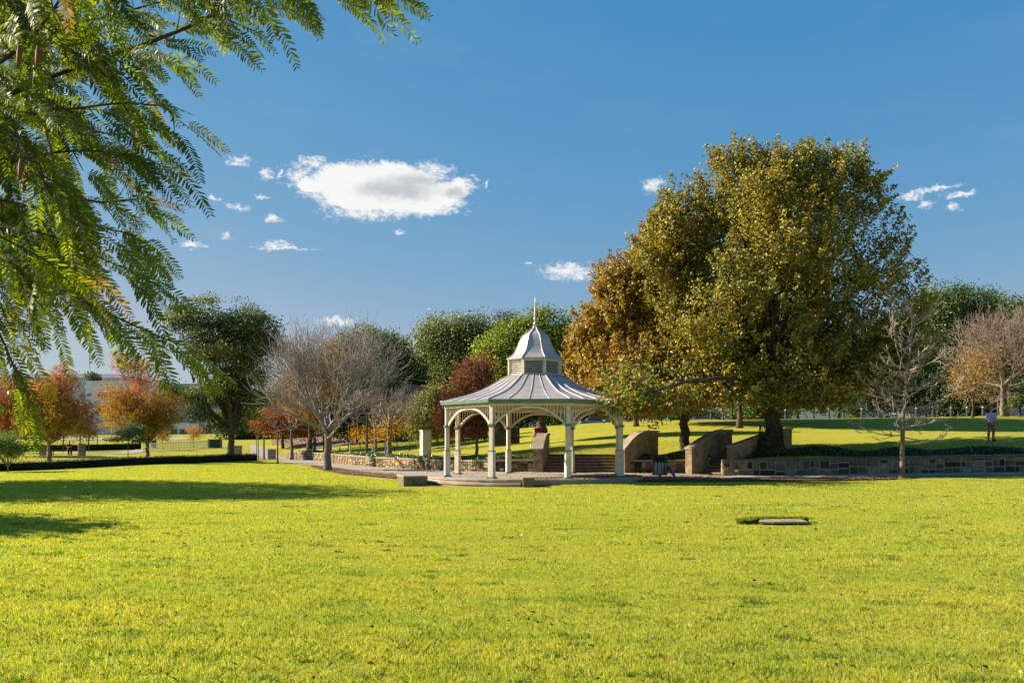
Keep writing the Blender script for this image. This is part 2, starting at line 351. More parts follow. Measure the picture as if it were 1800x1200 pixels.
def strip(name, near, farr, m, dz=.02, nu=60, nv=6, thick=.0, kind='structure', zf=None):
    def res(pts, n):
        P = np.array([(X(p, y), y) for p, y in pts]); d = np.concatenate([[0], np.cumsum(np.hypot(*np.diff(P, axis=0).T))]); t = np.linspace(0, d[-1], n)
        return np.stack([np.interp(t, d, P[:, 0]), np.interp(t, d, P[:, 1])], -1)
    A, B = res(near, nu), res(farr, nu); T = np.linspace(0, 1, nv)
    P = A[:, None] * (1 - T[None, :, None]) + B[:, None] * T[None, :, None]; P = P.reshape(-1, 2)
    z = (Hn(P[:, 0], P[:, 1]) if zf is None else zf(P[:, 0], P[:, 1])) + dz
    V = np.column_stack([P, z]); i = (np.arange(nu - 1)[:, None] * nv + np.arange(nv - 1)[None]).ravel()
    fc = np.stack([i, i + nv, i + nv + 1, i + 1], -1)
    o = npmesh(name, V, fc, m, smooth=True); return tag(o, kind=kind)
def shrinkY(pts, d): return [(p, y - d) for p, y in pts]
strip('path', [(440, 96), (460, 85), (500, 74), (550, 64), (600, 58), (650, 51), (700, 46), (760, 42), (800, 40)],
      shrinkY([(440, 124), (470, 108), (500, 93.5), (560, 79), (610, 65.5), (650, 61), (780, 53), (830, 49.5), (900, 48.9)], .05), CONC, .03, 160, 14)
strip('path', [(1000, 40.6), (1100, 41.0), (1200, 41.5), (1450, 42.0), (1585, 42.75), (1800, 42.6), (2050, 42)],
      shrinkY([(900, 48.9), (945, 48.5), (1097, 47.9), (1215, 47.5), (1270, 46), (1540, 45.5), (1800, 44.5), (2100, 43)], .05), CONC, .025, 160, 14)
strip('mulch_bed', [(548, 60.5), (560, 58), (600, 49.5), (650, 45), (700, 42.3), (712, 41.8)], [(548, 64.3), (560, 62.6), (600, 58), (650, 51), (700, 46), (725, 44.3)], MULCH, .045, 60, 10)
strip('mulch_bed', [(935, 35.4), (1000, 36.6), (1100, 38.5), (1200, 38.9), (1350, 39.2), (1500, 39.9), (1575, 41.0)], [(935, 37.5), (1000, 39.5), (1100, 41.0), (1200, 41.5), (1350, 41.8), (1500, 42.2), (1575, 42.7)], MULCH, .05, 90, 10)
# left park path and the reddish slope
strip('park_path', [(30, 88), (140, 86), (230, 89), (262, 97)], [(30, 92), (140, 90), (215, 94), (245, 104)], CONC, .04, 40, 4)
strip('park_path', [(60, 140), (190, 142), (330, 146)], [(60, 148), (190, 150), (330, 154)], CONC, .05, 40, 4)
RED = mat('red_gravel', (.20, .125, .095), color2=(.13, .085, .06), nscale=1.2, bump=.3, rough=.95)
strip('gravel_slope', [(478, 116), (500, 108), (560, 97), (640, 93), (668, 96)], [(478, 134), (505, 143), (560, 138), (620, 134), (668, 124)], RED, .06, 40, 20)

# ------------------------------------------------------------------ terrace and steps under the gazebo
GC = Vector((X(941, 41), 41.0)); DZ = .31
def disc(name, r, z0, z1, a0, a1, m, lab=None, n=48, nose=.04):
    mb = MB(); pts = [(GC.x, GC.y)] + [(GC.x + r * math.cos(a0 + (a1 - a0) * i / n), GC.y + r * math.sin(a0 + (a1 - a0) * i / n)) for i in range(n + 1)]
    k = len(pts); mb.add([(x, y, z0) for x, y in pts] + [(x, y, z1 - .07) for x, y in pts], [tuple(range(k, 2 * k))] + [(i, (i + 1) % k, (i + 1) % k + k, i + k) for i in range(k)])
    q = [(GC.x + (x - GC.x) * (1 + nose / r), GC.y + (y - GC.y) * (1 + nose / r)) for x, y in pts]
    mb.add([(x, y, z1 - .069) for x, y in q] + [(x, y, z1) for x, y in q], [tuple(range(k))[::-1], tuple(range(k, 2 * k))] + [(i, (i + 1) % k, (i + 1) % k + k, i + k) for i in range(k)])
    return mb.build(name, m)
STEPM = mat('step_stone', (.40, .33, .24), color2=(.25, .20, .14), nscale=1.8, bump=.35, bscale=20, rough=.9, spec=.1)
tag(disc('terrace', 4.95, -.1, DZ, 0, 2 * math.pi - 1e-4, CONC), kind='structure')
o = disc('curved_step', 5.45, -.15, .155, R(180), R(262), STEPM); tag(o, 'low curved stone step before the gazebo between two stone piers', 'step')
def pier(px, Y, w, d, h, lab, rz=0, dark=True):
    p = G(px, Y); t = empty('stone_pier', p, lab, 'pier', None, rz)
    mb = MB(); mb.box(0, 0, -.15, w, d, h + .15 - .07); mb.build('block', MOSSY, t, bevel=.02)
    mb = MB(); mb.box(0, 0, h - .07, w + .06, d + .06, .07, top=.96); mb.build('cap', COPING, t, bevel=.02); return t
pier(929, 35.6, .46, .6, .40, 'short mossy stone pier with pale cap at the right end of the curved step')
pier(724, 37.9, 1.0, 2.3, .42, 'long low stone pier left of the gazebo steps with flat coping', rz=R(14))
t = empty('stone_block', G(1082, 39.6), 'small tilted stone block on the mulch beside the right gazebo post', 'stone')
mb = MB(); mb.box(0, 0, -.05, .42, .35, .33, rz=.4, top=.9); mb.build('block', RENDER_ST, t, bevel=.03)

# ------------------------------------------------------------------ stone walls
rng = random.Random(7)
def stone_wall(name, lab, pts, tops, palette, seed, mortar, capm=COPING, ch=.09, sizes=(.28, .75), hs=(.13, .3), raised=True, gap=.018):
    """pts (X,Y) front face left to right, tops z; face with individually laid stones"""
    rr = random.Random(seed); t = empty(name, (pts[0][0], pts[0][1], 0), lab, 'wall')
    P = [Vector((x, y)) for x, y in pts]; D = [0]
    for a, b in zip(P, P[1:]): D.append(D[-1] + (b - a).length)
    def at(s):
        s = min(max(s, 0), D[-1] - 1e-6)
        for i in range(len(P) - 1):
            if s <= D[i + 1]:
                k = (s - D[i]) / (D[i + 1] - D[i]); d = (P[i + 1] - P[i]).normalized()
                return P[i].lerp(P[i + 1], k), Vector((d.y, -d.x)), tops[i] * (1 - k) + tops[i + 1] * k
    O = Vector((pts[0][0], pts[0][1], 0))
    mb = MB(); cp = MB(); n = max(2, int(D[-1] / 1.2))
    for i in range(n):
        s0, s1 = D[-1] * i / n, D[-1] * (i + 1) / n
        (a, na, ta), (b, nb, tb) = at(s0 + 1e-4), at(s1)
        za = min(LO(*a), H(a.x, a.y - .3)) - .15
        def pt(p, nn, off, z): return Vector((p.x - nn.x * off, p.y - nn.y * off, z)) - O
        vs = [pt(a, na, .05, za), pt(b, nb, .05, za), pt(b, nb, .42, za), pt(a, na, .42, za), pt(a, na, .05, ta - ch), pt(b, nb, .05, tb - ch), pt(b, nb, .42, tb - ch), pt(a, na, .42, ta - ch)]
        mb.cur = mortar
        mb.add(vs, [(0, 1, 5, 4), (2, 3, 7, 6), (4, 5, 6, 7)] + ([(3, 0, 4, 7)] if i == 0 else []) + ([(1, 2, 6, 5)] if i == n - 1 else []))
        j1, j2 = rr.uniform(-.008, .008), rr.uniform(-.01, .01)
        vs = [pt(a, na, -.04 + j2, ta - ch + .002), pt(b, nb, -.04 + j2, tb - ch + .002), pt(b, nb, .47, tb - ch + .002), pt(a, na, .47, ta - ch + .002), pt(a, na, -.03 + j2, ta + j1), pt(b, nb, -.03 + j2, tb + j1), pt(b, nb, .46, tb + j1), pt(a, na, .46, ta + j1)]
        cp.add(vs, [(3, 2, 1, 0), (4, 5, 6, 7), (0, 1, 5, 4), (1, 2, 6, 5), (2, 3, 7, 6), (3, 0, 4, 7)])
    # stones: columns of random width filled with random heights
    s = .02
    while s < D[-1] - .1:
        w = rr.uniform(*sizes); w = min(w, D[-1] - s - .02); (a, na, ta) = at(s + w / 2); zb = min(LO(a.x, a.y), H(a.x, a.y - .3)) - .05; zt = ta - ch - .012
        z = zb
        while z < zt - .03:
            h = rr.uniform(*hs)
            if zt - z - h < .08: h = zt - z
            k = 2 if (h > .17 and w > .45 and rr.random() < .45) else 1
            for q in range(k):
                sa, sb = s + w * q / k + gap / 2, s + w * (q + 1) / k - gap / 2
                (pa, n1, _), (pb, n2, _) = at(sa), at(sb); o1 = rr.uniform(-.035, .0); c = rr.choice(palette); v = rr.uniform(.7, 1.25); mb.cur = tuple(x * v for x in c)
                e = .018
                q0 = [pt(pa, n1, .052, z + gap / 2), pt(pb, n2, .052, z + gap / 2), pt(pb, n2, .052, z + h - gap / 2), pt(pa, n1, .052, z + h - gap / 2)]
                (pc, n3, _), (pd, n4, _) = at(sa + e), at(sb - e)
                jz = [rr.uniform(-.022, .022) for _ in range(4)]
                q1 = [pt(pc, n3, o1, z + gap / 2 + e + jz[0]), pt(pd, n4, o1 + rr.uniform(-.015, .015), z + gap / 2 + e + jz[1]), pt(pd, n4, o1 + rr.uniform(-.015, .015), z + h - gap / 2 - e + jz[2]), pt(pc, n3, o1, z + h - gap / 2 - e + jz[3])]
                mb.add(q0 + q1, [(0, 1, 5, 4), (1, 2, 6, 5), (2, 3, 7, 6), (3, 0, 4, 7), (4, 5, 6, 7)])
            z += h
        s += w
    mb.build('stonework', STONE, t, attr=True); cp.build('coping', capm, t, bevel=.012); return t
PALW = [(.36, .27, .15), (.30, .22, .12), (.42, .33, .20), (.20, .15, .09), (.26, .21, .14)]
PALD = [(.06, .055, .045), (.11, .09, .06), (.20, .165, .12), (.27, .22, .15), (.045, .045, .04), (.15, .14, .12), (.33, .30, .25)]
lw = [(500, 94), (560, 79), (610, 65.5), (650, 61), (780, 53), (830, 49.5), (862, 48.9)]
stone_wall('garden_wall', 'long low sandstone garden wall curving back along the path left of the gazebo', [(X(p, y), y) for p, y in lw], [1.19, 1.11, 1.04, .96, .86, .91, .92], PALW, 3, (.12, .09, .055), sizes=(.22, .5), hs=(.13, .32))
stone_wall('garden_wall', 'short dark stone garden wall seen through the gazebo posts, ending at the stair pier', [(X(864, 48.9) , 48.9), (X(944, 48.5), 48.5)], [.925, .96], PALD, 5, (.24, .18, .11), sizes=(.4, .8), hs=(.2, .36), gap=.05)
stone_wall('garden_wall', 'short stone garden wall behind the litter bin between two stair walls', [(X(1103, 47.88), 47.88), (X(1216, 47.5), 47.5)], [.945, .95], PALW + PALD, 9, (.24, .17, .09), sizes=(.35, .7), hs=(.2, .36), gap=.04)
rw = [(1270, 46), (1540, 45.5), (1800, 44.5), (2100, 43)]
stone_wall('garden_wall', 'long dark stone garden wall with flat coping right of the stairs below the ivy', [(X(p, y), y) for p, y in rw], [.98, 1.15, 1.3, 1.4], PALD, 11, (.40, .32, .21), sizes=(.38, .85), hs=(.26, .46), gap=.085, ch=.13, capm=mat('dark_coping', (.16, .145, .12), color2=(.10, .095, .08), nscale=2.5, bump=.5, bscale=15, rough=.9, spec=.1))

# stairs
def stairs(name, lab, M, width, n, rise, tread, z0):
    t = empty(name, M.translation, lab, 'stairs'); t.rotation_euler = M.to_euler()
    for i in range(n):
        mb = MB(); mb.box(0, i * tread + .8, z0 - .4, width, 1.6, i * rise + rise + .4 - .05); mb.mi = 1
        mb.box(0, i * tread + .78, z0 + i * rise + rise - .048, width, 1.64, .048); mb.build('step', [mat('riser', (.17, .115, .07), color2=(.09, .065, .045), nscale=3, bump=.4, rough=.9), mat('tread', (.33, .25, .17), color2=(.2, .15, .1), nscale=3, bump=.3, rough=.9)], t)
    return t
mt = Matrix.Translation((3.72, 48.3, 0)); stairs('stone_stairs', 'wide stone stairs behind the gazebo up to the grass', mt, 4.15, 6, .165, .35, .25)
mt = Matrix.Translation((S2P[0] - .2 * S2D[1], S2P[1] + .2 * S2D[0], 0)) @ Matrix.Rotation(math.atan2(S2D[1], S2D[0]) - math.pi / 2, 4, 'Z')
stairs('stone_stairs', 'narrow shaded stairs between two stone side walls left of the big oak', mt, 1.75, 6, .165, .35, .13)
def wing(lab, A, B, prof, th=.42, rail=None, pierface=False):
    """wall running from A to B (x,y) with top profile [(t,z)] """
    t = empty('stair_wall', (A[0], A[1], 0), lab, 'wall'); A, B = Vector(A), Vector(B); d = B - A; Ln = d.length; d.normalize()
    M = Matrix(((d.x, -d.y, 0), (d.y, d.x, 0), (0, 0, 1))).to_4x4()
    mb = MB(); mb.prism([(0, -.1)] + [(k * Ln, z - .1) for k, z in prof] + [(Ln, -.1)], 0, th, M); mb.build('wall_body', RENDER_ST, t)
    cp = MB(); pts = [(k * Ln, z) for k, z in prof]; pts[0] = (-.05, pts[0][1]); pts[-1] = (Ln + .05, pts[-1][1])
    for (x0, z0), (x1, z1) in zip(pts, pts[1:]):
        cp.prism([(x0, z0 - .098), (x1 + .004, z1 - .098), (x1 + .004, z1), (x0, z0)], -.05, th + .05, M)
    cp.build('coping', COPING, t)
    if rail:
        rb = MB(); pp = [M @ Vector((k * Ln, -.14 if rail > 0 else th + .14, z + abs(rail))) for k, z in prof]; rb.tube(pp, .022, 6)
        for p in (pp[1], pp[-2]): rb.bar(p, p + M.to_3x3() @ Vector((0, .2 if rail > 0 else -.2, -.05)), .02)
        rb.build('handrail', STEEL, t, smooth=True)
    return t
def curve(z0, z1, n=9, e=1.7, hold=.35):
    out = []
    for i in range(n + 1):
        t = i / n; k = min(t / (1 - hold), 1); out.append((t, z0 + (z1 - z0) * (1 - (1 - k) ** e)))
    return out
wing('curved stone wall with bright handrail seen end on beside the stairs behind the gazebo', (X(953, 47.9) - .0, 47.9), (X(966, 50.6), 50.6), curve(1.55, 2.42), .5, rail=-.02)
wing('brown stone side wall with a curved pale top right of the gazebo stairs', (X(1098, 47.5), 47.5), (X(1157, 49.6), 49.6), curve(1.55, 2.56, e=2.0, hold=.3), .42)
wing('stone side wall with thin steel handrail left of the narrow stairs', (X(1216, 46.9), 46.9), (X(1287, 49.4), 49.4), curve(1.62, 2.62, e=1.3, hold=.2), .42, rail=-.12 if False else .12)
wing('dark stone side wall partly behind the big oak trunk right of the narrow stairs', (X(1288, 46.35), 46.35), (X(1392, 48.6), 48.6), [(0, 1.72), (.2, 1.95), (.5, 2.3), (.75, 2.6), (1, 2.7)], .42)

def wall_light(px, py, Y, lab, M=None):
    x, z = X(px, Y), Zp(py, Y); t = empty('wall_light', (x, Y, z), lab, 'light', 'round wall lights')
    t.rotation_euler = (R(90), 0, 0 if M is None else M)
    mb = MB(); mb.lathe(0, 0, [(.0, -.02), (.17, -.02), (.17, .05), (.15, .06), (.14, .02), (0, .02)], 20); mb.build('rim', DARKM, t)
    mb = MB(); mb.lathe(0, 0, [(.0, .021), (.135, .021), (.1, .05), (0, .06)], 20); mb.build('lens', mat('frosted_glass', (.55, .52, .35), rough=.3), t)
    mb = MB(); mb.add([(-.15, 0, .065), (.15, 0, .065), (.13, .09, .065), (0, .15, .065), (-.13, .09, .065), (-.15, 0, .02), (.15, 0, .02), (.13, .09, .02), (0, .15, .02), (-.13, .09, .02)], [(0, 1, 2, 3, 4), (0, 5, 6, 1), (1, 6, 7, 2), (2, 7, 8, 3), (3, 8, 9, 4), (4, 9, 5, 0)]); mb.build('hood', DARKM, t)
wall_light(882, 823, 48.72, 'round hooded light in the dark wall seen through the gazebo')
wall_light(1294, 825, 45.88, 'round hooded light at the left end of the long dark wall')
wall_light(1246, 804, 47.95, 'round hooded light low on the side wall with the handrail', R(40))

# ------------------------------------------------------------------ gazebo
TH = R(-5)
def gazebo():
    t = empty('gazebo', (GC.x, GC.y, DZ), 'cream octagonal gazebo with grey metal dome roof and spire on the paved terrace', 'gazebo')
    O = Vector((GC.x, GC.y, DZ))
    RR = 4.2; zb = 3.38 - DZ
    def vert(k, r, z=0):
        a = R(22.5 + 45 * k) - TH; return Vector((-math.sin(a) * r, -math.cos(a) * r, z)), a
    for k in range(8):
        p, a = vert(k, RR); rz = -a
        c = MB(); c.box(p.x, p.y, .06, .24, .24, 1.09, rz); c.box(p.x, p.y, 1.18, .175, .175, 1.07, rz); c.box(p.x, p.y, 2.31, .17, .17, zb - 2.31, rz)
        co = c.build('column', CREAM, t, bevel=.008)
        b = MB(); b.box(p.x, p.y, 0, .36, .36, .06, rz); b.build('base_plate', GREEN, co)
        b = MB(); b.box(p.x, p.y, 1.15, .26, .26, .032, rz); b.build('band', GREEN, co)
        b = MB(); b.box(p.x, p.y, 2.25, .27, .27, .06, rz); b.box(p.x, p.y, 2.2, .22, .22, .05, rz); b.build('capital', GREEN, co)
        q, a2 = vert(k + 1, RR); d = (q - p); Ln = d.length; d.normalize()
        def at(s, z): v = p + d * s; return Vector((v.x, v.y, z))
        fr = MB(); s0, s1 = .10, Ln - .10; n = 24; z0, z1 = 2.28, zb - .06
        def za(s):
            u = abs(s - Ln / 2) / (Ln / 2 - s0); return z0 + (z1 - z0) * (1 - min(u, 1) ** 2.4)
        pts = [at(s0 + (s1 - s0) * i / n, za(s0 + (s1 - s0) * i / n)) for i in range(n + 1)]
        for u, v in zip(pts, pts[1:]): fr.bar(u, v + (v - u) * .03, .075, .09)
        sl = fr; m = 22
        for i in range(1, m):
            s = Ln * i / m
            if zb - za(s) > .14: sl.bar(at(s, za(s) + .03), at(s, zb), .038)
        sl.build('valance', CREAM, t)
    # ring beam, fascia, gutter
    def ring(prof, name, m, r0=1.0, smooth=False, par=None):
        mb = MB(); nn = len(prof)
        for k in range(8):
            A = [vert(k, r, z)[0] for r, z in prof]; B = [vert(k + 1, r, z)[0] for r, z in prof]
            mb.add(A + B, [(i, i + 1, nn + i + 1, nn + i) for i in range(nn - 1)])
        o = mb.build(name, m, par or t, smooth); return o
    ring([(4.08, zb), (4.34, zb), (4.34, zb + .165), (4.08, zb + .165), (4.08, zb)], 'fascia', CREAM)
    ring([(4.36, zb + .10), (4.5, zb + .14), (4.52, zb + .27), (4.46, zb + .28), (4.40, zb + .2), (4.36, zb + .10)], 'gutter', GREEN)
    prof = [(4.52, 3.345), (4.2, 3.43), (3.93, 3.50), (3.4, 3.63), (2.99, 3.76), (2.6, 3.91), (2.25, 4.08), (1.9, 4.28), (1.6, 4.46), (1.24, 4.66)]
    ro = ring(prof, 'roof', ROOF)
    se = MB()
    for k in range(8):
        for f in (0, .25, .5, .75):
            pts = []
            for r, z in prof:
                A, B = vert(k, r, z)[0], vert(k + 1, r, z)[0]; pts.append(A.lerp(B, f) + Vector((0, 0, .008)))
            se.tube(pts, .021 if f else .032, 6)
    se.build('seam', ROOF, ro, smooth=True)
    ring([(4.36, zb + .16), (3.9, zb + .2), (1.2, zb + .55)], 'ceiling', CEIL)
    # rafters ring under
    ring([(3.0, zb + .25), (3.0, zb + .36), (2.9, zb + .37)], 'ceiling_band', CEIL)
    # lantern
    z0, z1 = 4.62, 5.32
    lo = empty('lantern'); lo.parent = t
    for k in range(8):
        p, a = vert(k, 1.245); la = MB(); la.box(p.x, p.y, z0 - .02, .13, .13, z1 - z0 + .04, -a); la.build('lantern_post', CREAM, lo)
    ring([(1.18, z0 - .03), (1.27, z0 - .03), (1.27, z0 + .07), (1.18, z0 + .07)], 'lantern_sill', CREAM, par=lo)
    ring([(1.18, z1 - .07), (1.265, z1 - .07), (1.265, z1 + .02), (1.18, z1 + .02)], 'lantern_head', CREAM, par=lo)
    ring([(1.12, z0), (1.12, z1)], 'lantern_lining', DARKIN, par=lo)
    sl = MB()
    for k in range(8):
        A, B = vert(k, 1.21)[0], vert(k + 1, 1.21)[0]; d = (B - A).normalized(); nr = Vector((d.y, -d.x, 0))
        if nr.dot(A) < 0: nr = -nr
        for j in range(6):
            z = z0 + .12 + j * .092
            a, b = A + d * .06 + Vector((0, 0, z)), B - d * .06 + Vector((0, 0, z))
            sl.add([a - nr * .05 + Vector((0, 0, .045)), b - nr * .05 + Vector((0, 0, .045)), b + nr * .035, a + nr * .035, a - nr * .05 + Vector((0, 0, .06)), b - nr * .05 + Vector((0, 0, .06)), b + nr * .035 + Vector((0, 0, .015)), a + nr * .035 + Vector((0, 0, .015))],
                   [(3, 2, 1, 0), (4, 5, 6, 7), (2, 3, 7, 6), (0, 1, 5, 4)])
    sl.build('louvre', CREAM, lo)
    ring([(1.40, 5.345), (1.15, 5.33)], 'soffit', mat('soffit', (.5, .36, .2), rough=.7), par=lo)
    # dome
    s = .02645 / .95
    dp = [(50.5, 1092), (50.5, 1085), (48.5, 1070), (45.5, 1050), (41.2, 1025), (38.2, 1000), (34.4, 950), (31.7, 900), (29.5, 850), (27.3, 800), (25, 750), (21.7, 700), (19, 675), (15.4, 650), (11.8, 625), (8.7, 600), (6.3, 580), (4.5, 560), (3.5, 530)]
    dp = [(r * (.0277 if 1030 > y > 640 else .02727), 1.34 + (270 - y / 9.23) * .02645) for r, y in dp]; do = ring(dp, 'dome', ROOF)
    se = MB()
    for k in range(8): se.tube([vert(k, r, z + .01)[0] for r, z in dp[1:]], .026, 6)
    se.build('dome_rib', ROOF, do, smooth=True)
    f = MB(); f.lathe(0, 0, [(.08, 6.98), (.11, 7.03), (.095, 7.08), (.07, 7.1), (.05, 7.17), (.075, 7.22), (.085, 7.28), (.065, 7.33), (.05, 7.37), (.075, 7.42), (.07, 7.5), (.045, 7.75), (.028, 8.0), (.015, 8.32), (.0, 8.33)], 14)
    f.build('spire', ROOF, t, smooth=True)
gazebo()

# ------------------------------------------------------------------ trees
def nrand(n, seed): return np.random.default_rng(seed).random(n)
def unit(v): return v / np.maximum(np.linalg.norm(v, axis=-1, keepdims=True), 1e-9)
def segs(P0, P1, R0, R1, k=3):
    """prisms along many separate segments, as arrays"""
    d = unit(P1 - P0); ref = np.where(np.abs(d[:, 2:3]) > .9, np.array([[1., 0, 0]]), np.array([[0, 0, 1.]]))
    a = unit(np.cross(d, ref)); b = np.cross(d, a); n = len(P0); vs = []
    for P, Rr in ((P0 - d * R0[:, None] * .3, R0), (P1, R1)):
        for j in range(k):
            t = 2 * math.pi * j / k; vs.append(P + (a * math.cos(t) + b * math.sin(t)) * Rr[:, None])
    V = np.stack(vs, 1).reshape(-1, 3); base = np.arange(n)[:, None] * 2 * k
    fs = np.concatenate([base + np.array([[j, (j + 1) % k, k + (j + 1) % k, k + j]]) for j in range(k)], 0)
    return V, fs
def leaf_quads(C, N, size, rg, wid=.62, droop=0.0):
    n = len(C); t = unit(np.cross(N, rg.normal(size=(n, 3)))); t[:, 2] -= droop; t = unit(t); b = unit(np.cross(N, t))
    L = (size * rg.uniform(.7, 1.3, n))[:, None]; W = L * wid; fold = N * L * .12
    V = np.stack([C - t * L * .5, C + b * W * .5 + fold, C + t * L * .5, C - b * W * .5 + fold], 1).reshape(-1, 3)
    return V, np.arange(n * 4).reshape(n, 4)
def snoise(P, s, seed=0):
    r = np.random.default_rng(seed); o = 0
    for i in range(5):
        k = r.normal(size=3) / s; o = o + np.sin(P @ k + r.uniform(0, 6.28))
    return o / 3
class Tree:
    def __init__(s, name, lab, px, Y, group=None, cat='tree', base=None):
        s.p = G(px, Y) if base is None else Vector(base); s.Y = Y; s.t = empty(name, s.p, lab, cat, group); s.px = px; s.o = np.array(s.p)
    def blob(s, px, py, rx, rz, dY=0, ry=None):
        k = (s.Y + dY) / F; return (np.array([(px - CX) * k, s.Y + dY, ZC + (HOR - py) * k]) - s.o, np.array([rx * k, (ry if ry is not None else rx * .85) * k, rz * k]))
    def trunk(s, h, r, bark, lean=(0, 0), r1=None, k=10, forks=None, flare=1.5, roots=True):
        mb = MB(); n = 7; rr = random.Random(int(s.px * 7)); pts = []; rad = []
        for i in range(n + 1):
            t = i / n; pts.append((lean[0] * t + rr.uniform(-.3, .3) * r * (0 < t < 1), lean[1] * t + rr.uniform(-.3, .3) * r * (0 < t < 1), -.2 + (h + .2) * t)); rad.append(r * (1 + (flare - 1) * math.exp(-t * 9)) * (1 - t) + (r1 or r * .62) * t)
        mb.tube(pts, rad, k); s.top = Vector(pts[-1]); s.rt = rad[-1]
        s.tr = mb.build('trunk', bark, s.t, smooth=True); return s
    def limbs(s, ends, r0, bark, name='limb', seed=1, k=6, r1=.012, sag=.25, start=None):
        rr = random.Random(seed); st = start or [s.top]
        P0, P1, A0, A1 = [], [], [], []
        s.limb_pts = []
        for e in ends:
            e = Vector(e); a = rr.choice(st) if not isinstance(st, Vector) else st; a = Vector(a)
            m = a.lerp(e, .45) + Vector((rr.uniform(-.1, .1), rr.uniform(-.1, .1), sag * rr.uniform(.5, 1.2))) * (e - a).length * .5
            n = 7; prev = a
            for i in range(1, n + 1):
                t = i / n; q = a * (1 - t) ** 2 + m * 2 * t * (1 - t) + e * t * t + Vector([rr.gauss(0, .02) for _ in range(3)]) * (e - a).length * .5 * (i < n)
                P0.append(prev); P1.append(q); A0.append(r0 * (1 - (i - 1) / n) ** 1.1 + r1); A1.append(r0 * (1 - t) ** 1.1 + r1); prev = q; s.limb_pts.append(q)
        V, fs = segs(np.array(P0), np.array(P1), np.array(A0), np.array(A1), k); npmesh(name, V, fs, bark, s.t, smooth=True)
    def crown(s, blobs, nclump, nleaf, size, colf, seed=1, clr=.55, shell=.55, m=None, spiky=.0, bark=None, nlimb=30, limb_r=.09, flat=1.0, wid=.62, droop=0., gaps=0.0, name='crown', up=.35, twigs=True, limb_start=None, boughs=0, bsp=.85):
        rg = np.random.default_rng(seed); vol = np.array([b[1].prod() ** (2 / 3) for b in blobs]); idx = rg.choice(len(blobs), nclump, p=vol / vol.sum())
        C = np.array([b[0] for b in blobs])[idx]; Rr = np.array([b[1] for b in blobs])[idx]
        d = unit(rg.normal(size=(nclump, 3)))
        if boughs:
            bd = unit(rg.normal(size=(boughs, 3))); bi = rg.integers(0, boughs, nclump); idx = rg.choice(len(blobs), boughs, p=vol / vol.sum())[bi]
            C = np.array([b[0] for b in blobs])[idx]; Rr = np.array([b[1] for b in blobs])[idx]; d = unit(bd[bi] + rg.normal(size=(nclump, 3)) * bsp / (Rr.mean(1, keepdims=True)))
        rad = shell + (1 - shell) * rg.random(nclump) ** .6
        inner = rg.random(nclump) < .3; rad = np.where(inner, rg.random(nclump) ** .5 * shell, rad)
        rad = rad * (1 + .10 * snoise(d * 3 + C * .3, .8, seed))
        cl = C + d * Rr * rad[:, None]
        if gaps > 0:
            keep = snoise(cl, 1.3, seed + 5) > -1.2 + gaps; cl, d, Rr, rad = cl[keep], d[keep], Rr[keep], rad[keep]
        n = len(cl)
        # leaves
        rep = np.repeat(np.arange(n), nleaf); off = np.clip(rg.normal(size=(len(rep), 3)), -2, 2) * clr * np.array([1, 1, flat]) * .5
        if spiky > 0:
            sp = rg.random(n) < .5; tt = rg.random(len(rep)) * spiky
            ax = unit(d + np.array([0, 0, .9])); off = np.where(sp[rep][:, None], off * .45 * (1 - .5 * tt / spiky)[:, None] + ax[rep] * tt[:, None], off)
        P = cl[rep] + off
        Nn = unit(rg.normal(size=P.shape) + d[rep] * .7 + np.array([-.25, 0, up]))
        cc = colf(P, cl[rep], rg) * rg.uniform(.7, 1.3, (len(P), 1))
        V, fc = leaf_quads(P, Nn, size, rg, wid, droop); npmesh(name, V, fc, m or LEAF, s.t, colr=cc)
        if bark:
            ids = rg.choice(n, min(nlimb, n), replace=False); s.limbs([Vector(cl[i]) for i in ids], limb_r, bark, seed=seed, start=limb_start)
            if twigs:
                lp = np.array([list(p) for p in s.limb_pts]); sel = rg.choice(n, min(n, nlimb * 14), replace=False); E = cl[sel]
                j = np.argmin(((E[:, None] - lp[None]) ** 2).sum(-1), 1); A = lp[j]
                mid = (A + E) / 2 + rg.normal(size=A.shape) * .1
                V, fs = segs(np.concatenate([A, mid]), np.concatenate([mid, E]), np.full(2 * len(E), limb_r * .16 + .004), np.full(2 * len(E), .006), 3)
                npmesh('twigs', V, fs, bark, s.t)
        return s
def pal(cols, w=None, ns=1.6, seed=0, jit=.35):
    cols = np.array(cols)
    def f(P, C, rg):
        u = np.clip(.5 + .5 * snoise(C, ns, seed) + rg.normal(size=len(P)) * jit, 0, .999) * len(cols)
        return cols[u.astype(int)]
    return f
def palz(lowc, highc, z0, z1, jit=.2, seed=0):
    lowc, highc = np.array(lowc), np.array(highc)
    def f(P, C, rg):
        t = np.clip((P[:, 2] - z0) / (z1 - z0) + .35 * snoise(C, 1.3, seed) + rg.normal(size=len(P)) * jit, 0, 1)
        a = lowc[rg.integers(0, len(lowc), len(P))]; b = highc[rg.integers(0, len(highc), len(P))]
        return np.where(rg.random(len(P))[:, None] < t[:, None], b, a)
    return f
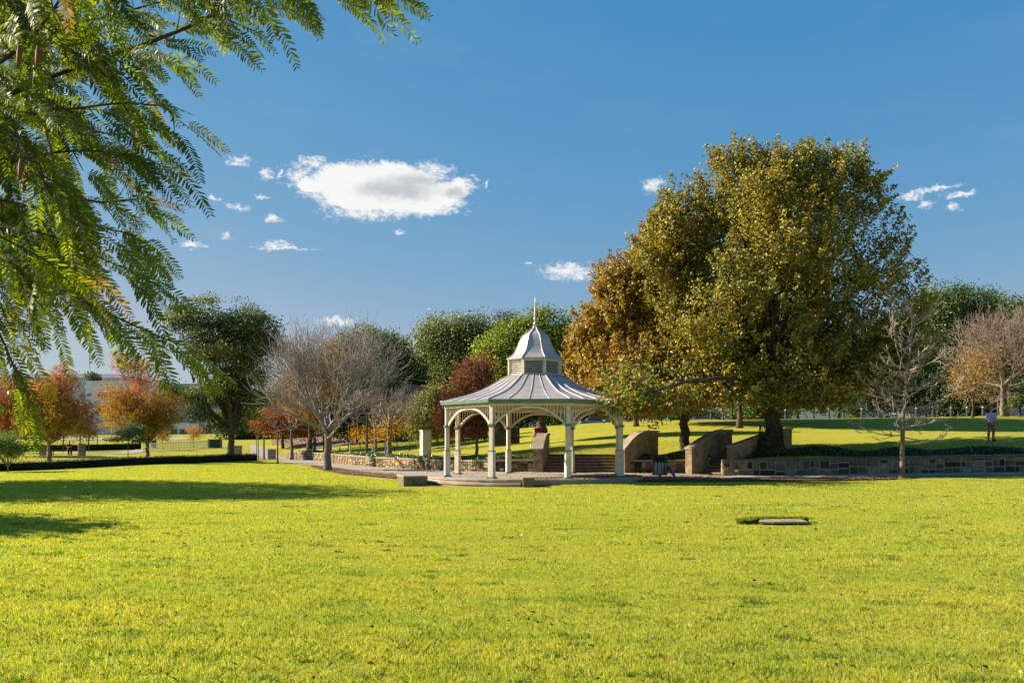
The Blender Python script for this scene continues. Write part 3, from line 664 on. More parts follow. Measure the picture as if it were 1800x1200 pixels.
def bare(s, lims, levels, seed, m, r0, name='branches', up=.35, nchild=(3, 3, 3, 3, 2), spread=.55, lenk=.66, wob=.10, tip=.007, nseg=5, dirs=None, k=4, start=None, L0=3.0):
    rg = np.random.default_rng(seed); P = np.array([list(x) for x in (start or [s.top] * len(dirs))], dtype=float); D = unit(np.array(dirs, dtype=float)); Rr = np.full(len(P), r0); Ls = L0 * rg.uniform(.85, 1.15, len(P))
    A, B, RA, RB = [], [], [], []; c0, rr = lims
    for lv in range(levels):
        n = len(P); path = [P]; dirsl = [D]; r1 = np.maximum(Rr * .5, tip)
        for i in range(nseg):
            D = unit(D + rg.normal(size=D.shape) * wob + np.array([0, 0, up * .12])); Q = path[-1] + D * (Ls / nseg)[:, None]
            A.append(path[-1]); B.append(Q); RA.append(Rr + (r1 - Rr) * i / nseg); RB.append(Rr + (r1 - Rr) * (i + 1) / nseg); path.append(Q); dirsl.append(D)
        if lv == levels - 1: break
        nc = nchild[min(lv, len(nchild) - 1)]; NP, ND, NR, NL = [], [], [], []
        for c in range(nc + 1):
            if c == nc: i0 = np.full(n, nseg); w = .25
            else: i0 = rg.integers(1, nseg + 1, n); w = spread
            pt = np.stack(path, 1)[np.arange(n), i0]; dd = np.stack(dirsl, 1)[np.arange(n), i0]
            nd = unit(dd + rg.normal(size=dd.shape) * w + np.array([0, 0, up * .4])); NP.append(pt); ND.append(nd)
            NR.append(np.maximum((Rr + (r1 - Rr) * i0 / nseg) * .66, tip)); NL.append(Ls * lenk * rg.uniform(.7, 1.25, n))
        P = np.concatenate(NP); D = np.concatenate(ND); Rr = np.concatenate(NR); Ls = np.concatenate(NL)
        q = (((P - c0) / rr) ** 2).sum(1); keep = q < .9 + .28 * rg.normal(size=len(q)); P, D, Rr, Ls = P[keep], D[keep], Rr[keep], Ls[keep]
        Ls = np.minimum(Ls, 2.5)
    V, fs = segs(np.concatenate(A), np.concatenate(B), np.concatenate(RA), np.concatenate(RB), k)
    npmesh(name, V, fs, m, s.t, smooth=True); s.tips = B[-1]; return s

OAK = [(.36, .28, .025), (.22, .21, .03), (.12, .14, .028), (.40, .31, .03), (.085, .105, .026), (.26, .25, .04), (.44, .23, .025), (.15, .165, .035), (.20, .22, .04)]
ORG = [(.44, .24, .035), (.40, .27, .035), (.32, .25, .035), (.46, .20, .035), (.22, .20, .035), (.34, .16, .035), (.48, .33, .04), (.16, .15, .03)]
# big oak
t = Tree('oak_tree', 'big round yellowing oak with thick dark ivy based trunk above the long dark wall', 1355, 47.2)
t.trunk(3.2, .50, BARK_D, (.05, 0), k=14, flare=1.7)
t.crown([t.blob(1395, 500, 175, 190, 0, 165), t.blob(1320, 400, 105, 125, 0, 120), t.blob(1460, 385, 95, 115, 0), t.blob(1385, 340, 90, 62), t.blob(1255, 560, 95, 110, -1, 110), t.blob(1535, 560, 62, 110, 0), t.blob(1400, 655, 170, 60, 0, 150), t.blob(1240, 650, 75, 62, -1.5), t.blob(1510, 320, 50, 50), t.blob(1285, 315, 45, 48), t.blob(1205, 390, 48, 66), t.blob(1160, 450, 45, 60), t.blob(1590, 600, 42, 70), t.blob(1555, 440, 32, 70), t.blob(1225, 440, 45, 80), t.blob(1545, 360, 30, 50), t.blob(1190, 560, 50, 70), t.blob(1085, 700, 46, 30, -8.6, 60), t.blob(1125, 690, 50, 44, -7), t.blob(1165, 700, 55, 40, -4), t.blob(1530, 670, 60, 35), t.blob(1575, 540, 40, 85), t.blob(1560, 625, 50, 50), t.blob(1290, 690, 70, 26, -2), t.blob(1440, 695, 70, 22, -2), t.blob(1340, 295, 34, 30), t.blob(1440, 295, 34, 34), t.blob(1490, 290, 28, 28), t.blob(1390, 285, 26, 22)],
        3100, 52, .18, pal(OAK, ns=1.3, seed=3, jit=.26), 11, clr=.62, shell=.74, spiky=1.0, bark=BARK_D, nlimb=80, limb_r=.15, gaps=.45, boughs=340, bsp=.9)
# left orange oak
t = Tree('oak_tree', 'smaller orange tinted oak left of the big oak with its trunk behind the litter bin', 1203, 50)
t.trunk(3.0, .31, BARK_D, (-.05, 0), k=12, flare=1.25)
def orgf(P, C, rg):
    u = np.clip(.25 - P[:, 0] / 6.5 + .3 * snoise(C, 1.5, 2) + rg.normal(size=len(P)) * .25, 0, 1)
    A, B = np.array(ORG), np.array(OAK); return np.where(rg.random(len(P))[:, None] < u[:, None], A[rg.integers(0, len(A), len(P))], B[rg.integers(0, len(B), len(P))])
t.crown([t.blob(1120, 590, 85, 95, 0), t.blob(1160, 500, 65, 75), t.blob(1065, 600, 52, 70), t.blob(1035, 640, 32, 50), t.blob(1130, 660, 100, 55, -1), t.blob(1200, 665, 85, 60, -1), t.blob(1095, 510, 42, 52), t.blob(1180, 430, 50, 50), t.blob(1080, 690, 38, 26, -6), t.blob(1110, 705, 40, 16, -6), t.blob(1150, 700, 50, 22, -3)],
        2300, 50, .18, orgf, 12, clr=.62, shell=.72, spiky=.95, bark=BARK_D, nlimb=45, limb_r=.11, gaps=.3, boughs=220, bsp=.8)
# trees standing behind the oaks; they shade the grass rise
for lab, px, Y, bl in (('shaded tree hidden behind the orange oak', 1118, 76, [(1120, 600, 75, 70), (1130, 540, 50, 45)]), ('shaded tree behind the middle oak trunk', 1207, 83, [(1215, 600, 85, 75), (1220, 520, 60, 60)]), ('shaded tree behind the big oak trunk', 1352, 72, [(1360, 590, 95, 85), (1370, 500, 70, 70)]), ('shaded tree behind the left part of the big oak', 1300, 66, [(1290, 590, 70, 65)])):
    t = Tree('oak_tree', lab, px, Y, None); t.trunk(3.5, .22, BARK_D)
    t.crown([t.blob(*b, 0, 170) for b in bl], 620, 40, .42, pal(OAK, ns=2, seed=5), px, clr=1.3, shell=.7, bark=BARK_D, nlimb=12, limb_r=.1)
# green tree whose trunk stands behind the stair wall
GRN = [(.16, .21, .025), (.21, .27, .03), (.10, .15, .022), (.27, .32, .035)]
t = Tree('park_tree', 'bright green tree behind the gazebo dome, its thick dark trunk beside the red box', 952, 62)
t.trunk(2.6, .42, BARK_D, (0, 0), flare=1.3)
t.crown([t.blob(925, 615, 62, 50), t.blob(965, 595, 45, 48), t.blob(885, 625, 42, 42), t.blob(960, 650, 60, 50), t.blob(905, 660, 60, 35), t.blob(1010, 660, 50, 50)], 900, 60, .2, pal(GRN, ns=1.5, seed=4), 13, clr=1.0, flat=.6, shell=.8, bark=BARK_D, nlimb=16, limb_r=.14)
DKG = [(.065, .10, .028), (.09, .135, .032), (.13, .175, .036), (.05, .08, .026), (.19, .225, .04)]
def bgtree(lab, px, Y, blobs, n, nl, size, cols, seed, th=4, tr=.3, bark=BARK_D, group='background trees', name='park_tree', **kw):
    t = Tree(name, lab, px, Y, group); t.trunk(th, tr, bark); a = dict(clr=1.4, shell=.75, nlimb=10, limb_r=.12); a.update(kw)
    t.crown([t.blob(*b) for b in blobs], n, nl, size, pal(cols, ns=2.2, seed=seed), seed, bark=bark, **a); return t
bgtree('tall mid green tree behind and left of the gazebo roof with pale gaps', 800, 100, [(800, 610, 55, 45), (770, 600, 35, 35), (835, 595, 40, 35), (800, 650, 60, 40)], 650, 55, .28, [(.13, .17, .04), (.17, .20, .05), (.08, .12, .035), (.22, .24, .06)], 21, gaps=.4)
bgtree('grey green tree top showing between two greener trees behind the gazebo', 893, 125, [(885, 590, 32, 35), (905, 610, 35, 40)], 260, 45, .32, [(.09, .11, .06), (.12, .14, .075)], 22, gaps=.3)
bgtree('rounded dark green tree behind the largest bare tree', 650, 104, [(640, 625, 62, 46), (685, 630, 40, 42), (610, 650, 45, 50), (660, 670, 65, 50)], 800, 50, .28, [(.09, .14, .028), (.13, .19, .035), (.06, .10, .022), (.19, .24, .035)], 23, flat=.7)
bgtree('dark green tree filling the gap left of the brown red tree', 745, 108, [(745, 665, 45, 45), (720, 690, 50, 40), (770, 690, 45, 45), (700, 650, 30, 30)], 600, 50, .28, DKG, 24)
bgtree('dark shrubby tree behind the gazebo posts', 880, 92, [(870, 700, 55, 45), (920, 705, 50, 42), (830, 705, 40, 40), (985, 700, 45, 40)], 700, 50, .25, DKG, 25, th=2)
bgtree('orange autumn tree glowing through the largest bare tree', 545, 98, [(545, 665, 35, 40), (520, 690, 35, 35), (560, 700, 45, 35), (585, 640, 30, 35)], 420, 45, .2, [(.5, .22, .03), (.42, .17, .02), (.36, .22, .03), (.5, .28, .04)], 26, clr=1.0, m=LEAF_DRY)
bgtree('low rust coloured tree beyond the lamp posts left of the bare tree', 497, 105, [(500, 745, 48, 22), (470, 740, 30, 18), (535, 750, 30, 16)], 260, 40, .2, [(.30, .09, .03), (.38, .13, .03), (.22, .07, .025)], 27, th=2, tr=.2, clr=.9, m=LEAF_DRY)
bgtree('tall dark evergreen behind the big oak at its right edge', 1680, 122, [(1665, 545, 55, 45), (1720, 560, 50, 45), (1650, 590, 60, 60), (1700, 620, 90, 70), (1640, 660, 80, 60)], 1300, 55, .34, DKG + [(.12, .17, .04)], 28)
bgtree('dark evergreen at the right edge behind the pale bare tree', 1790, 128, [(1770, 565, 50, 45), (1810, 590, 60, 60), (1850, 600, 70, 70), (1790, 660, 90, 70)], 900, 55, .34, DKG, 29)
bgtree('dark low tree mass under the right side of the big oak', 1560, 108, [(1560, 660, 70, 60), (1620, 690, 80, 35), (1510, 680, 50, 45), (1590, 610, 60, 50)], 900, 55, .3, DKG, 30, th=2)
bgtree('dark low tree behind the bollards and the standing man', 1740, 104, [(1740, 700, 80, 28), (1680, 700, 60, 28), (1800, 700, 70, 30), (1870, 700, 60, 40)], 900, 50, .3, [(.04, .065, .022), (.065, .095, .026), (.03, .05, .018), (.16, .17, .04)], 31, th=1.5)
bgtree('pale grey green shrub behind the bollards under the oak', 1500, 112, [(1500, 722, 16, 14)], 80, 40, .16, [(.22, .26, .10), (.16, .20, .08)], 32, th=.5, tr=.06, name='shrub', nlimb=4, limb_r=.03, group=None, clr=.6)
for px, lab in ((1402, 'thin dark trunked tree under the oak beside the white building'), (1287, 'thin brown trunked tree between the bollards under the oak'), (1475, 'pale trunked young tree right of the white building')):
    bgtree(lab, px, 104, [(px, 700, 30, 14), (px + 8, 690, 25, 14)], 60, 40, .22, DKG, px, th=3.2, tr=.16, bark=BARK_D if px != 1475 else BARK_G, nlimb=6, limb_r=.06, group='young trees along the ridge')
bgtree('dark low shrubby tree behind the fence between the bare trees', 628, 97, [(620, 742, 50, 22), (660, 738, 40, 22), (590, 748, 30, 14)], 420, 45, .24, [(.04, .065, .022), (.06, .09, .026), (.14, .13, .04)], 33, th=1.2, tr=.15, clr=1.1)
bgtree('dark low shrubby tree behind the fence beside the white cabinet', 715, 94, [(710, 744, 48, 24), (755, 748, 40, 20)], 400, 45, .24, [(.04, .065, .022), (.06, .09, .026), (.10, .12, .03)], 34, th=1.2, tr=.15, clr=1.1)
# left: big dark green tree
t = Tree('park_tree', 'large dark green tree with spreading layered crown left of the bare tree', 402, 85)
t.trunk(2.3, .40, BARK_D, (.3, 0), k=12, flare=1.3)
DG2 = [(.07, .105, .05), (.10, .135, .055), (.14, .18, .06), (.055, .08, .04), (.24, .27, .05)]
t.crown([t.blob(380, 555, 85, 34, 0, 60), t.blob(320, 565, 45, 30), t.blob(440, 575, 50, 32), t.blob(460, 600, 38, 30), t.blob(400, 600, 70, 35, -1), t.blob(430, 650, 42, 50), t.blob(360, 620, 30, 22), t.blob(300, 690, 42, 22), t.blob(360, 700, 45, 25), t.blob(440, 720, 40, 40), t.blob(390, 745, 30, 20), t.blob(345, 730, 30, 15), t.blob(410, 680, 38, 38)],
        1250, 46, .21, pal(DG2, ns=1.6, seed=6), 41, clr=1.0, flat=.45, shell=.6, bark=BARK_D, nlimb=46, limb_r=.17, gaps=.6, boughs=120, bsp=.9)
def autumn(lab, px, Y, blobs, n, seed, z0, z1, low, high, th=1.3, tr=.2, **kw):
    t = Tree('autumn_tree', lab, px, Y, 'autumn trees beside the far path'); t.trunk(th, tr, BARK_G, k=8)
    a = dict(clr=.8, shell=.5, nlimb=34, limb_r=.07, gaps=.3, m=LEAF_DRY, spiky=.7); a.update(kw)
    t.crown([t.blob(*b) for b in blobs], n, 44, .13, palz(low, high, z0, z1, seed=seed), seed, bark=BARK_G, **a); return t
YEL = [(.46, .32, .03), (.34, .28, .03), (.50, .26, .025), (.24, .22, .03)]; REDC = [(.52, .22, .08), (.46, .15, .06), (.55, .30, .08), (.40, .17, .10)]
autumn('orange and yellow autumn tree in front of the bench behind the dark hedge', 86, 70, [(95, 740, 58, 30), (70, 715, 40, 32), (125, 725, 40, 28), (95, 690, 35, 30), (112, 665, 16, 26), (140, 755, 30, 14)], 620, 51, 2.6, 6.4, YEL, REDC)
autumn('taller orange red autumn tree beside the white railing', 259, 74, [(240, 730, 62, 36), (215, 700, 40, 36), (270, 745, 40, 22), (240, 665, 36, 32), (215, 640, 16, 24), (290, 720, 35, 30)], 760, 52, 2.8, 7.4, YEL, REDC)
autumn('orange autumn tree at the left edge behind the hanging branch', 14, 78, [(15, 735, 50, 38), (-20, 710, 40, 40), (40, 705, 30, 26), (30, 680, 22, 22)], 520, 53, 1.5, 4.5, REDC, REDC)
autumn('tiny orange sapling on the far grass', 340, 108, [(338, 760, 12, 10)], 40, 54, 1, 3, YEL, REDC, th=1.2, tr=.09, nlimb=8, limb_r=.03)
autumn('thin sapling with a few yellow leaves near the round bin', 286, 100, [(285, 768, 9, 8)], 22, 55, 1, 3, YEL, YEL, th=1.2, tr=.06, nlimb=6, limb_r=.02)
t = Tree('sapling', 'small dark green sapling with drooping layered leaves by the path', 225, 71); t.trunk(1.6, .04, BARK_G)
t.crown([t.blob(222, 765, 28, 8), t.blob(235, 752, 16, 8), t.blob(200, 772, 14, 4), t.blob(245, 775, 12, 4)], 80, 36, .13, pal([(.07, .12, .05), (.10, .16, .06)], seed=2), 56, clr=.45, flat=.4, bark=BARK_G, nlimb=12, limb_r=.025, droop=.5)
t = Tree('shrub', 'light green leafy shrub at the left edge before the dark hedge', 14, 56); t.trunk(.3, .05, BARK_G)
t.crown([t.blob(10, 785, 26, 16), t.blob(-10, 780, 25, 18), t.blob(30, 792, 12, 8)], 220, 40, .1, pal([(.17, .26, .04), (.12, .20, .035), (.22, .30, .05)], seed=3), 57, clr=.5, bark=BARK_G, nlimb=12, limb_r=.02)
# yellow green and brown red trees left of the gazebo
bgtree('yellow green tree behind the white cabinet', 752, 76, [(755, 725, 34, 34), (740, 745, 26, 26), (775, 740, 26, 28), (765, 700, 20, 18)], 420, 46, .17, [(.24, .26, .04), (.17, .20, .035), (.30, .28, .05), (.12, .15, .03)], 61, th=1.8, tr=.14, clr=.8, gaps=.3, group=None)
t = Tree('autumn_tree', 'brown red leaved tree seen left of and through the gazebo', 838, 56); t.trunk(2.0, .11, BARK_G, k=8, flare=1.2)
BRN = [(.20, .085, .05), (.27, .11, .06), (.15, .07, .045), (.34, .15, .07)]
t.crown([t.blob(828, 700, 46, 36), t.blob(832, 668, 32, 26), t.blob(800, 725, 34, 26), t.blob(850, 735, 44, 24), t.blob(815, 750, 44, 16), t.blob(845, 650, 20, 18), t.blob(880, 720, 22, 28)], 640, 44, .13, pal(BRN + [(.42, .18, .06)], ns=1.2, seed=7), 62, clr=.7, m=LEAF_DRY, spiky=.8, bark=BARK_G, nlimb=34, limb_r=.05, gaps=.35, twigs=True)
# bare trees
t = Tree('bare_tree', 'large leafless grey tree with vase shaped crown in the mulch bed left of the gazebo', 577, 55.5); t.trunk(2.5, .25, BARK_G, (-.05, 0), k=12, flare=1.35, r1=.22)
rg0 = np.random.default_rng(5); dirs = []
for i in range(11):
    a = 2 * math.pi * i / 11 + rg0.uniform(-.2, .2); e = rg0.uniform(.25, 1.1); dirs.append((math.cos(a) * math.cos(e), math.sin(a) * math.cos(e), math.sin(e)))
kk = 55.5 / F
bare(t, (np.array([(585 - 577) * kk, 0, (825 - 678) * kk]), np.array([146 * kk, 135 * kk, 96 * kk])), 6, 71, TWIG, .12, dirs=dirs, nchild=(3, 3, 3, 2, 2), up=.36, L0=3.1, lenk=.78, wob=.10, tip=.0115, spread=.46, start=[t.top - Vector((0, 0, .12 * (i % 5))) for i in range(11)], nseg=4)
def bare2(lab, px, Y, c, r, seed, th, tr, n=8, lv=6, m=TWIG, group=None, el=(.3, 1.2), L0=2.0, bark=BARK_G, nch=(3, 2, 2, 2, 2), tip=.009, lean=(0, 0)):
    t = Tree('bare_tree', lab, px, Y, group); t.trunk(th, tr, bark, lean, k=8, r1=tr * .8); rg = np.random.default_rng(seed); dirs = []
    for i in range(n):
        a = 2 * math.pi * i / n + rg.uniform(-.3, .3); e = rg.uniform(*el); dirs.append((math.cos(a) * math.cos(e), math.sin(a) * math.cos(e), math.sin(e)))
    k = Y / F; p = t.p
    bare(t, (np.array([(c[0] - CX) * k - p.x, 0, Zp(c[1], Y) - p.z]), np.array([r[0] * k, r[0] * k, r[1] * k])), lv, seed, m, tr * .5, dirs=dirs, nchild=nch, up=.3, L0=L0, lenk=.74, tip=tip, nseg=4, start=[t.top - Vector((0, 0, .1 * (i % 3))) for i in range(n)]); return t
t = bare2('smaller brownish bare tree on the ivy bank with a few orange leaves', 684, 69, (690, 722), (48, 42), 72, 2.2, .2, m=TWIG2)
t.crown([t.blob(672, 760, 40, 8), t.blob(700, 745, 30, 14)], 70, 14, .12, pal([(.45, .2, .03), (.5, .28, .04)], seed=1), 73, clr=.8, m=LEAF_DRY)
t = bare2('thin brownish bare tree left of the smaller bare tree on the ivy bank', 660, 73, (635, 722), (50, 38), 74, 2.1, .13, m=TWIG2)
t.crown([t.blob(640, 765, 40, 6)], 50, 14, .12, pal([(.45, .2, .03), (.5, .28, .04)], seed=1), 75, clr=.8, m=LEAF_DRY)
t = bare2('brownish leafless tree behind the left side of the largest bare tree', 513, 88, (500, 690), (60, 72), 76, 3.0, .17, m=TWIG2, L0=2.6)
t = bare2('large pale leafless tree at the right edge with a twin trunk behind the ridge', 1762, 87, (1765, 632), (98, 92), 77, 3.0, .26, n=12, m=TWIG2, L0=3.4, el=(.2, 1.3), lv=7, nch=(3, 3, 2, 2, 2, 1), tip=.013)
mb = MB(); mb.tube([(.5, 0, -.1), (.35, 0, 1.5), (.15, 0, 3.0)], [.2, .17, .12], 8); mb.build('second_trunk', BARK_G, t.t, smooth=True)
t = Tree('autumn_tree', 'small orange and gold tree before the pale bare tree', 1710, 84); t.trunk(2.0, .14, BARK_D, k=8)
t.crown([t.blob(1705, 682, 36, 18), t.blob(1690, 655, 20, 22), t.blob(1728, 650, 30, 26), t.blob(1715, 625, 20, 20)], 150, 26, .15, pal([(.36, .23, .09), (.42, .22, .09), (.30, .18, .09), (.44, .30, .08)], seed=9), 78, clr=1.1, m=LEAF_DRY, bark=BARK_G, nlimb=20, limb_r=.05, gaps=.5)
t = Tree('young_tree', 'small dark tree standing in front of the blue sign', 1793, 86); t.trunk(1.6, .12, BARK_D, k=8)
t.crown([t.blob(1790, 705, 18, 8), t.blob(1782, 712, 12, 6), t.blob(1798, 700, 12, 8)], 60, 36, .16, pal(DKG, seed=3), 79, clr=.5, bark=BARK_D, nlimb=8, limb_r=.03)
# slender bare tree in front right
t = Tree('bare_tree', 'slender young leafless tree with near level branches on the lawn edge before the dark wall', 1586, 42.0)
k4 = 42 / F; mb = MB(); ax = [(0, -.15), (.0, .05), (.0, .9), (.02, 2.0), (.05, 3.0), (.14, 4.1), (.26, 5.0), (.36, 5.8), (.46, 6.7), (.5, 7.6), (.55, 8.6)]
mb.tube([(x, 0, z) for x, z in ax], [.19, .14, .115, .10, .095, .085, .07, .055, .038, .02, .008], 10); mb.build('trunk', BARK_G, t.t, smooth=True)
mb = MB(); mb.tube([(.28, .02, 5.0), (-.05, .1, 5.6), (-.25, .15, 6.4), (-.38, .2, 7.4), (-.42, .2, 8.3)], [.05, .042, .03, .018, .008], 8); mb.build('second_leader', TWIG, t.t, smooth=True)
rg0 = np.random.default_rng(17); st, dirs, Lq = [], [], []; TWIG3 = mat('pale_twig_bark', (.27, .225, .19), color2=(.42, .36, .31), nscale=2.5, rough=.9, spec=.1)
for i in range(52):
    u = (i + .5) / 52; z = 1.9 + 6.0 * u ** 1.05; x = float(np.interp(z, [a[1] for a in ax], [a[0] for a in ax]))
    if z > 5.4 and i % 3 == 0: x = float(np.interp(z, [5.0, 5.6, 6.4, 7.4, 8.3], [.28, -.05, -.25, -.38, -.42]))
    a = rg0.uniform(0, 2 * math.pi) if rg0.random() < .4 else (rg0.choice([0, math.pi]) + rg0.normal() * .5); e = max(-.03 + .85 * u ** 2 + rg0.normal() * .12, -.05); Lq.append(2.6 * (1 - .5 * u) * rg0.uniform(.5, 1.0)); st.append((x, 0, z)); dirs.append((math.cos(a) * math.cos(e), math.sin(a) * math.cos(e), math.sin(e)))
bare(t, (np.array([0, 0, 4.6]), np.array([3.4, 3.4, 4.9])), 4, 81, TWIG3, .032, dirs=dirs, start=st, nchild=(5, 3, 2), up=.55, L0=np.array(Lq), lenk=.36, wob=.09, tip=.0095, spread=.6, nseg=6)

# trees outside the frame on the left whose long shadows cross the lawn
def offtree(lab, x, y, h, r, n, seed):
    t = Tree('park_tree', lab, 0, y, None, base=(x, y, 0)); t.trunk(h * .3, .3, BARK_D)
    bl = [(np.array([0, 0, h * .65]), np.array([r, r, h * .3])), (np.array([0, -r * .6, h * .5]), np.array([r * .6, r * .6, h * .2])), (np.array([0, r * .55, h * .5]), np.array([r * .6, r * .6, h * .2])), (np.array([0, -.2 * r, h * .85]), np.array([r * .5, r * .5, h * .15]))]
    t.crown(bl, n, 40, .32, pal(DKG, seed=1), seed, clr=1.3, bark=BARK_D, nlimb=14, limb_r=.12)
offtree('broad green tree left of the frame shading the lawn', -32.0, 36.6, 14.5, 7.6, 620, 91)
offtree('small green tree left of the frame shading the near lawn', -22.2, 20.4, 7.0, 2.3, 300, 92)

# ------------------------------------------------------------------ hedges and ivy
def leafcloud(name, P, Nn, size, cols, seed, parent=None, m=LEAF, wid=.8, kind=None):
    rg = np.random.default_rng(seed); c = np.array(cols)[rg.integers(0, len(cols), len(P))] * rg.uniform(.7, 1.3, (len(P), 1))
    V, fc = leaf_quads(P, Nn, size, rg, wid); o = npmesh(name, V, fc, m, parent, colr=c); return tag(o, kind=kind) if kind else o
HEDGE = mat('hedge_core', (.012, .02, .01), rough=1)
def hedge(lab, pts, h, w, seed, n=260, cols=((.025, .04, .012), (.04, .06, .016), (.015, .028, .01))):
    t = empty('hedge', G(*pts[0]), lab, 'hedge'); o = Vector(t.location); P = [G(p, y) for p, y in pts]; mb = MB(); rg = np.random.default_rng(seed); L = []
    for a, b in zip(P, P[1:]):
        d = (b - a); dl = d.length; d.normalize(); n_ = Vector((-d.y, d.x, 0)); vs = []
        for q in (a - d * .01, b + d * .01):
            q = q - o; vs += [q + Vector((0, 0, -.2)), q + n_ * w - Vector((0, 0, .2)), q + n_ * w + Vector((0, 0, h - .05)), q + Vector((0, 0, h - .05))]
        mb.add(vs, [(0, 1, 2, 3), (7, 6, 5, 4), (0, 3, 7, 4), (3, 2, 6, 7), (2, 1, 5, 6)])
        k = int(n * dl); u = rg.random(k)[:, None]; base = np.array(a - o) * (1 - u) + np.array(b - o) * u; f = rg.random(k); nn = np.array(n_)
        off = np.where((f < .55)[:, None], -nn * .03 + np.array([0, 0, 1]) * (rg.random(k) * h)[:, None], nn * (rg.random(k) * w)[:, None] + np.array([0, 0, h]))
        L.append(base + off + rg.normal(size=(k, 3)) * .03)
    mb.build('hedge_core', HEDGE, t); P = np.concatenate(L); rr = np.random.default_rng(seed + 1)
    leafcloud('foliage', P, unit(rr.normal(size=P.shape) + np.array([-.2, -.5, .8])), .07, cols, seed, t); return t
hedge('long low dark clipped hedge along the far left edge of the front lawn', [(-140, 56), (0, 58), (110, 60), (240, 65), (350, 70), (452, 76)], .56, .7, 101)
hedge('straight dark hedge behind the seated person and the stone pillars', [(30, 98), (145, 99), (248, 103)], .75, .8, 102, n=160)
hedge('short dark hedge at the left edge beyond the shrub', [(-200, 100), (-40, 98), (20, 98)], .7, .8, 103, n=120)
def ivy(lab, near, farr, n, seed, hmax, cols, name='ivy', size=.10, trunk=None):
    rg = np.random.default_rng(seed); A = np.array([(X(p, y), y) for p, y in near]); B = np.array([(X(p, y), y) for p, y in farr]); u = rg.random(n); v = rg.random(n)
    dA = np.linspace(0, 1, len(A)); q = np.stack([np.interp(u, dA, A[:, i]) * (1 - v) + np.interp(u, dA, B[:, i]) * v for i in (0, 1)], 1)
    z = Hn(q[:, 0], q[:, 1]); hh = hmax * np.sin(np.clip(v, .0, 1) * math.pi * .85 + .25) * (.6 + .35 * snoise(np.column_stack([q, z]), .6, seed)); z = z + np.maximum(hh, .03) * rg.random(n) ** .35
    P = np.column_stack([q, z])
    if trunk:
        tx, ty, r, hgt, k = trunk; a = rg.uniform(0, 6.28, k); hz = rg.random(k) ** 1.5 * hgt; rr_ = r * (1 + .7 * np.exp(-hz * 2.5)) + .05; P = np.concatenate([P, np.column_stack([tx + rr_ * np.cos(a), ty + rr_ * np.sin(a), H(tx, ty) + hz])])
    c = np.array(cols)[rg.integers(0, len(cols), len(P))] * rg.uniform(.6, 1.4, (len(P), 1)); V, fc = leaf_quads(P, unit(rg.normal(size=P.shape) * .8 + np.array([-.2, -.4, 1])), size, rg, .85)
    return tag(npmesh(name, V, fc, mat('ivy_leaf', attr=True, rough=.3, spec=.6, transl=.2), colr=c), kind='stuff')
IV = [(.02, .045, .012), (.04, .08, .015), (.07, .12, .02), (.02, .035, .012)]; IVL = IV + [(.14, .2, .03), (.18, .24, .04)]
ivy('', [(520, 88), (565, 79.5), (612, 66), (650, 61.5), (780, 53.5), (862, 49.4)], [(530, 93), (575, 84), (630, 71), (680, 65), (790, 55.5), (868, 50.8)], 15000, 111, .32, IVL)
ivy('', [(868, 49.2), (900, 49.05), (942, 49)], [(868, 50.8), (900, 50.3), (942, 50.0)], 4200, 112, .30, IVL)
ivy('', [(1118, 48.35), (1160, 48.2), (1213, 47.95)], [(1130, 49.2), (1165, 49.3), (1222, 48.9)], 3800, 113, .42, IVL)
ivy('', [(1296, 46.4), (1420, 46.1), (1540, 45.9), (1700, 45.4), (1800, 44.95), (2000, 43.8)], [(1310, 47.6), (1420, 48.2), (1540, 47.1), (1700, 46.6), (1800, 46.2), (2000, 45.2)], 17000, 114, .42, IV, trunk=(X(1355, 47.2), 47.2, .52, 1.5, 1800))
ivy('', [(615, 65.4), (655, 60.4)], [(618, 65.2), (660, 60.2)], 0 + 260, 115, .0, IVL) if False else None
def trail(px, Y, z0, z1, n, seed, w=.35):
    rg = np.random.default_rng(seed); P = np.column_stack([X(px, Y) + rg.normal(size=n) * w * .5, Y - .08 + rg.normal(size=n) * .03, rg.uniform(z0, z1, n)])
    c = np.array(IVL)[rg.integers(0, len(IVL), n)]; V, fc = leaf_quads(P, unit(rg.normal(size=P.shape) * .6 + np.array([-.3, -1, .3])), .09, rg, .85)
    tag(npmesh('ivy', V, fc, MATS['ivy_leaf'], colr=c), kind='stuff')
trail(657, 60.4, .3, 1.02, 200, 116); trail(741, 55.3, .7, 1.0, 60, 117); trail(836, 49.3, .5, .98, 90, 118, .25)

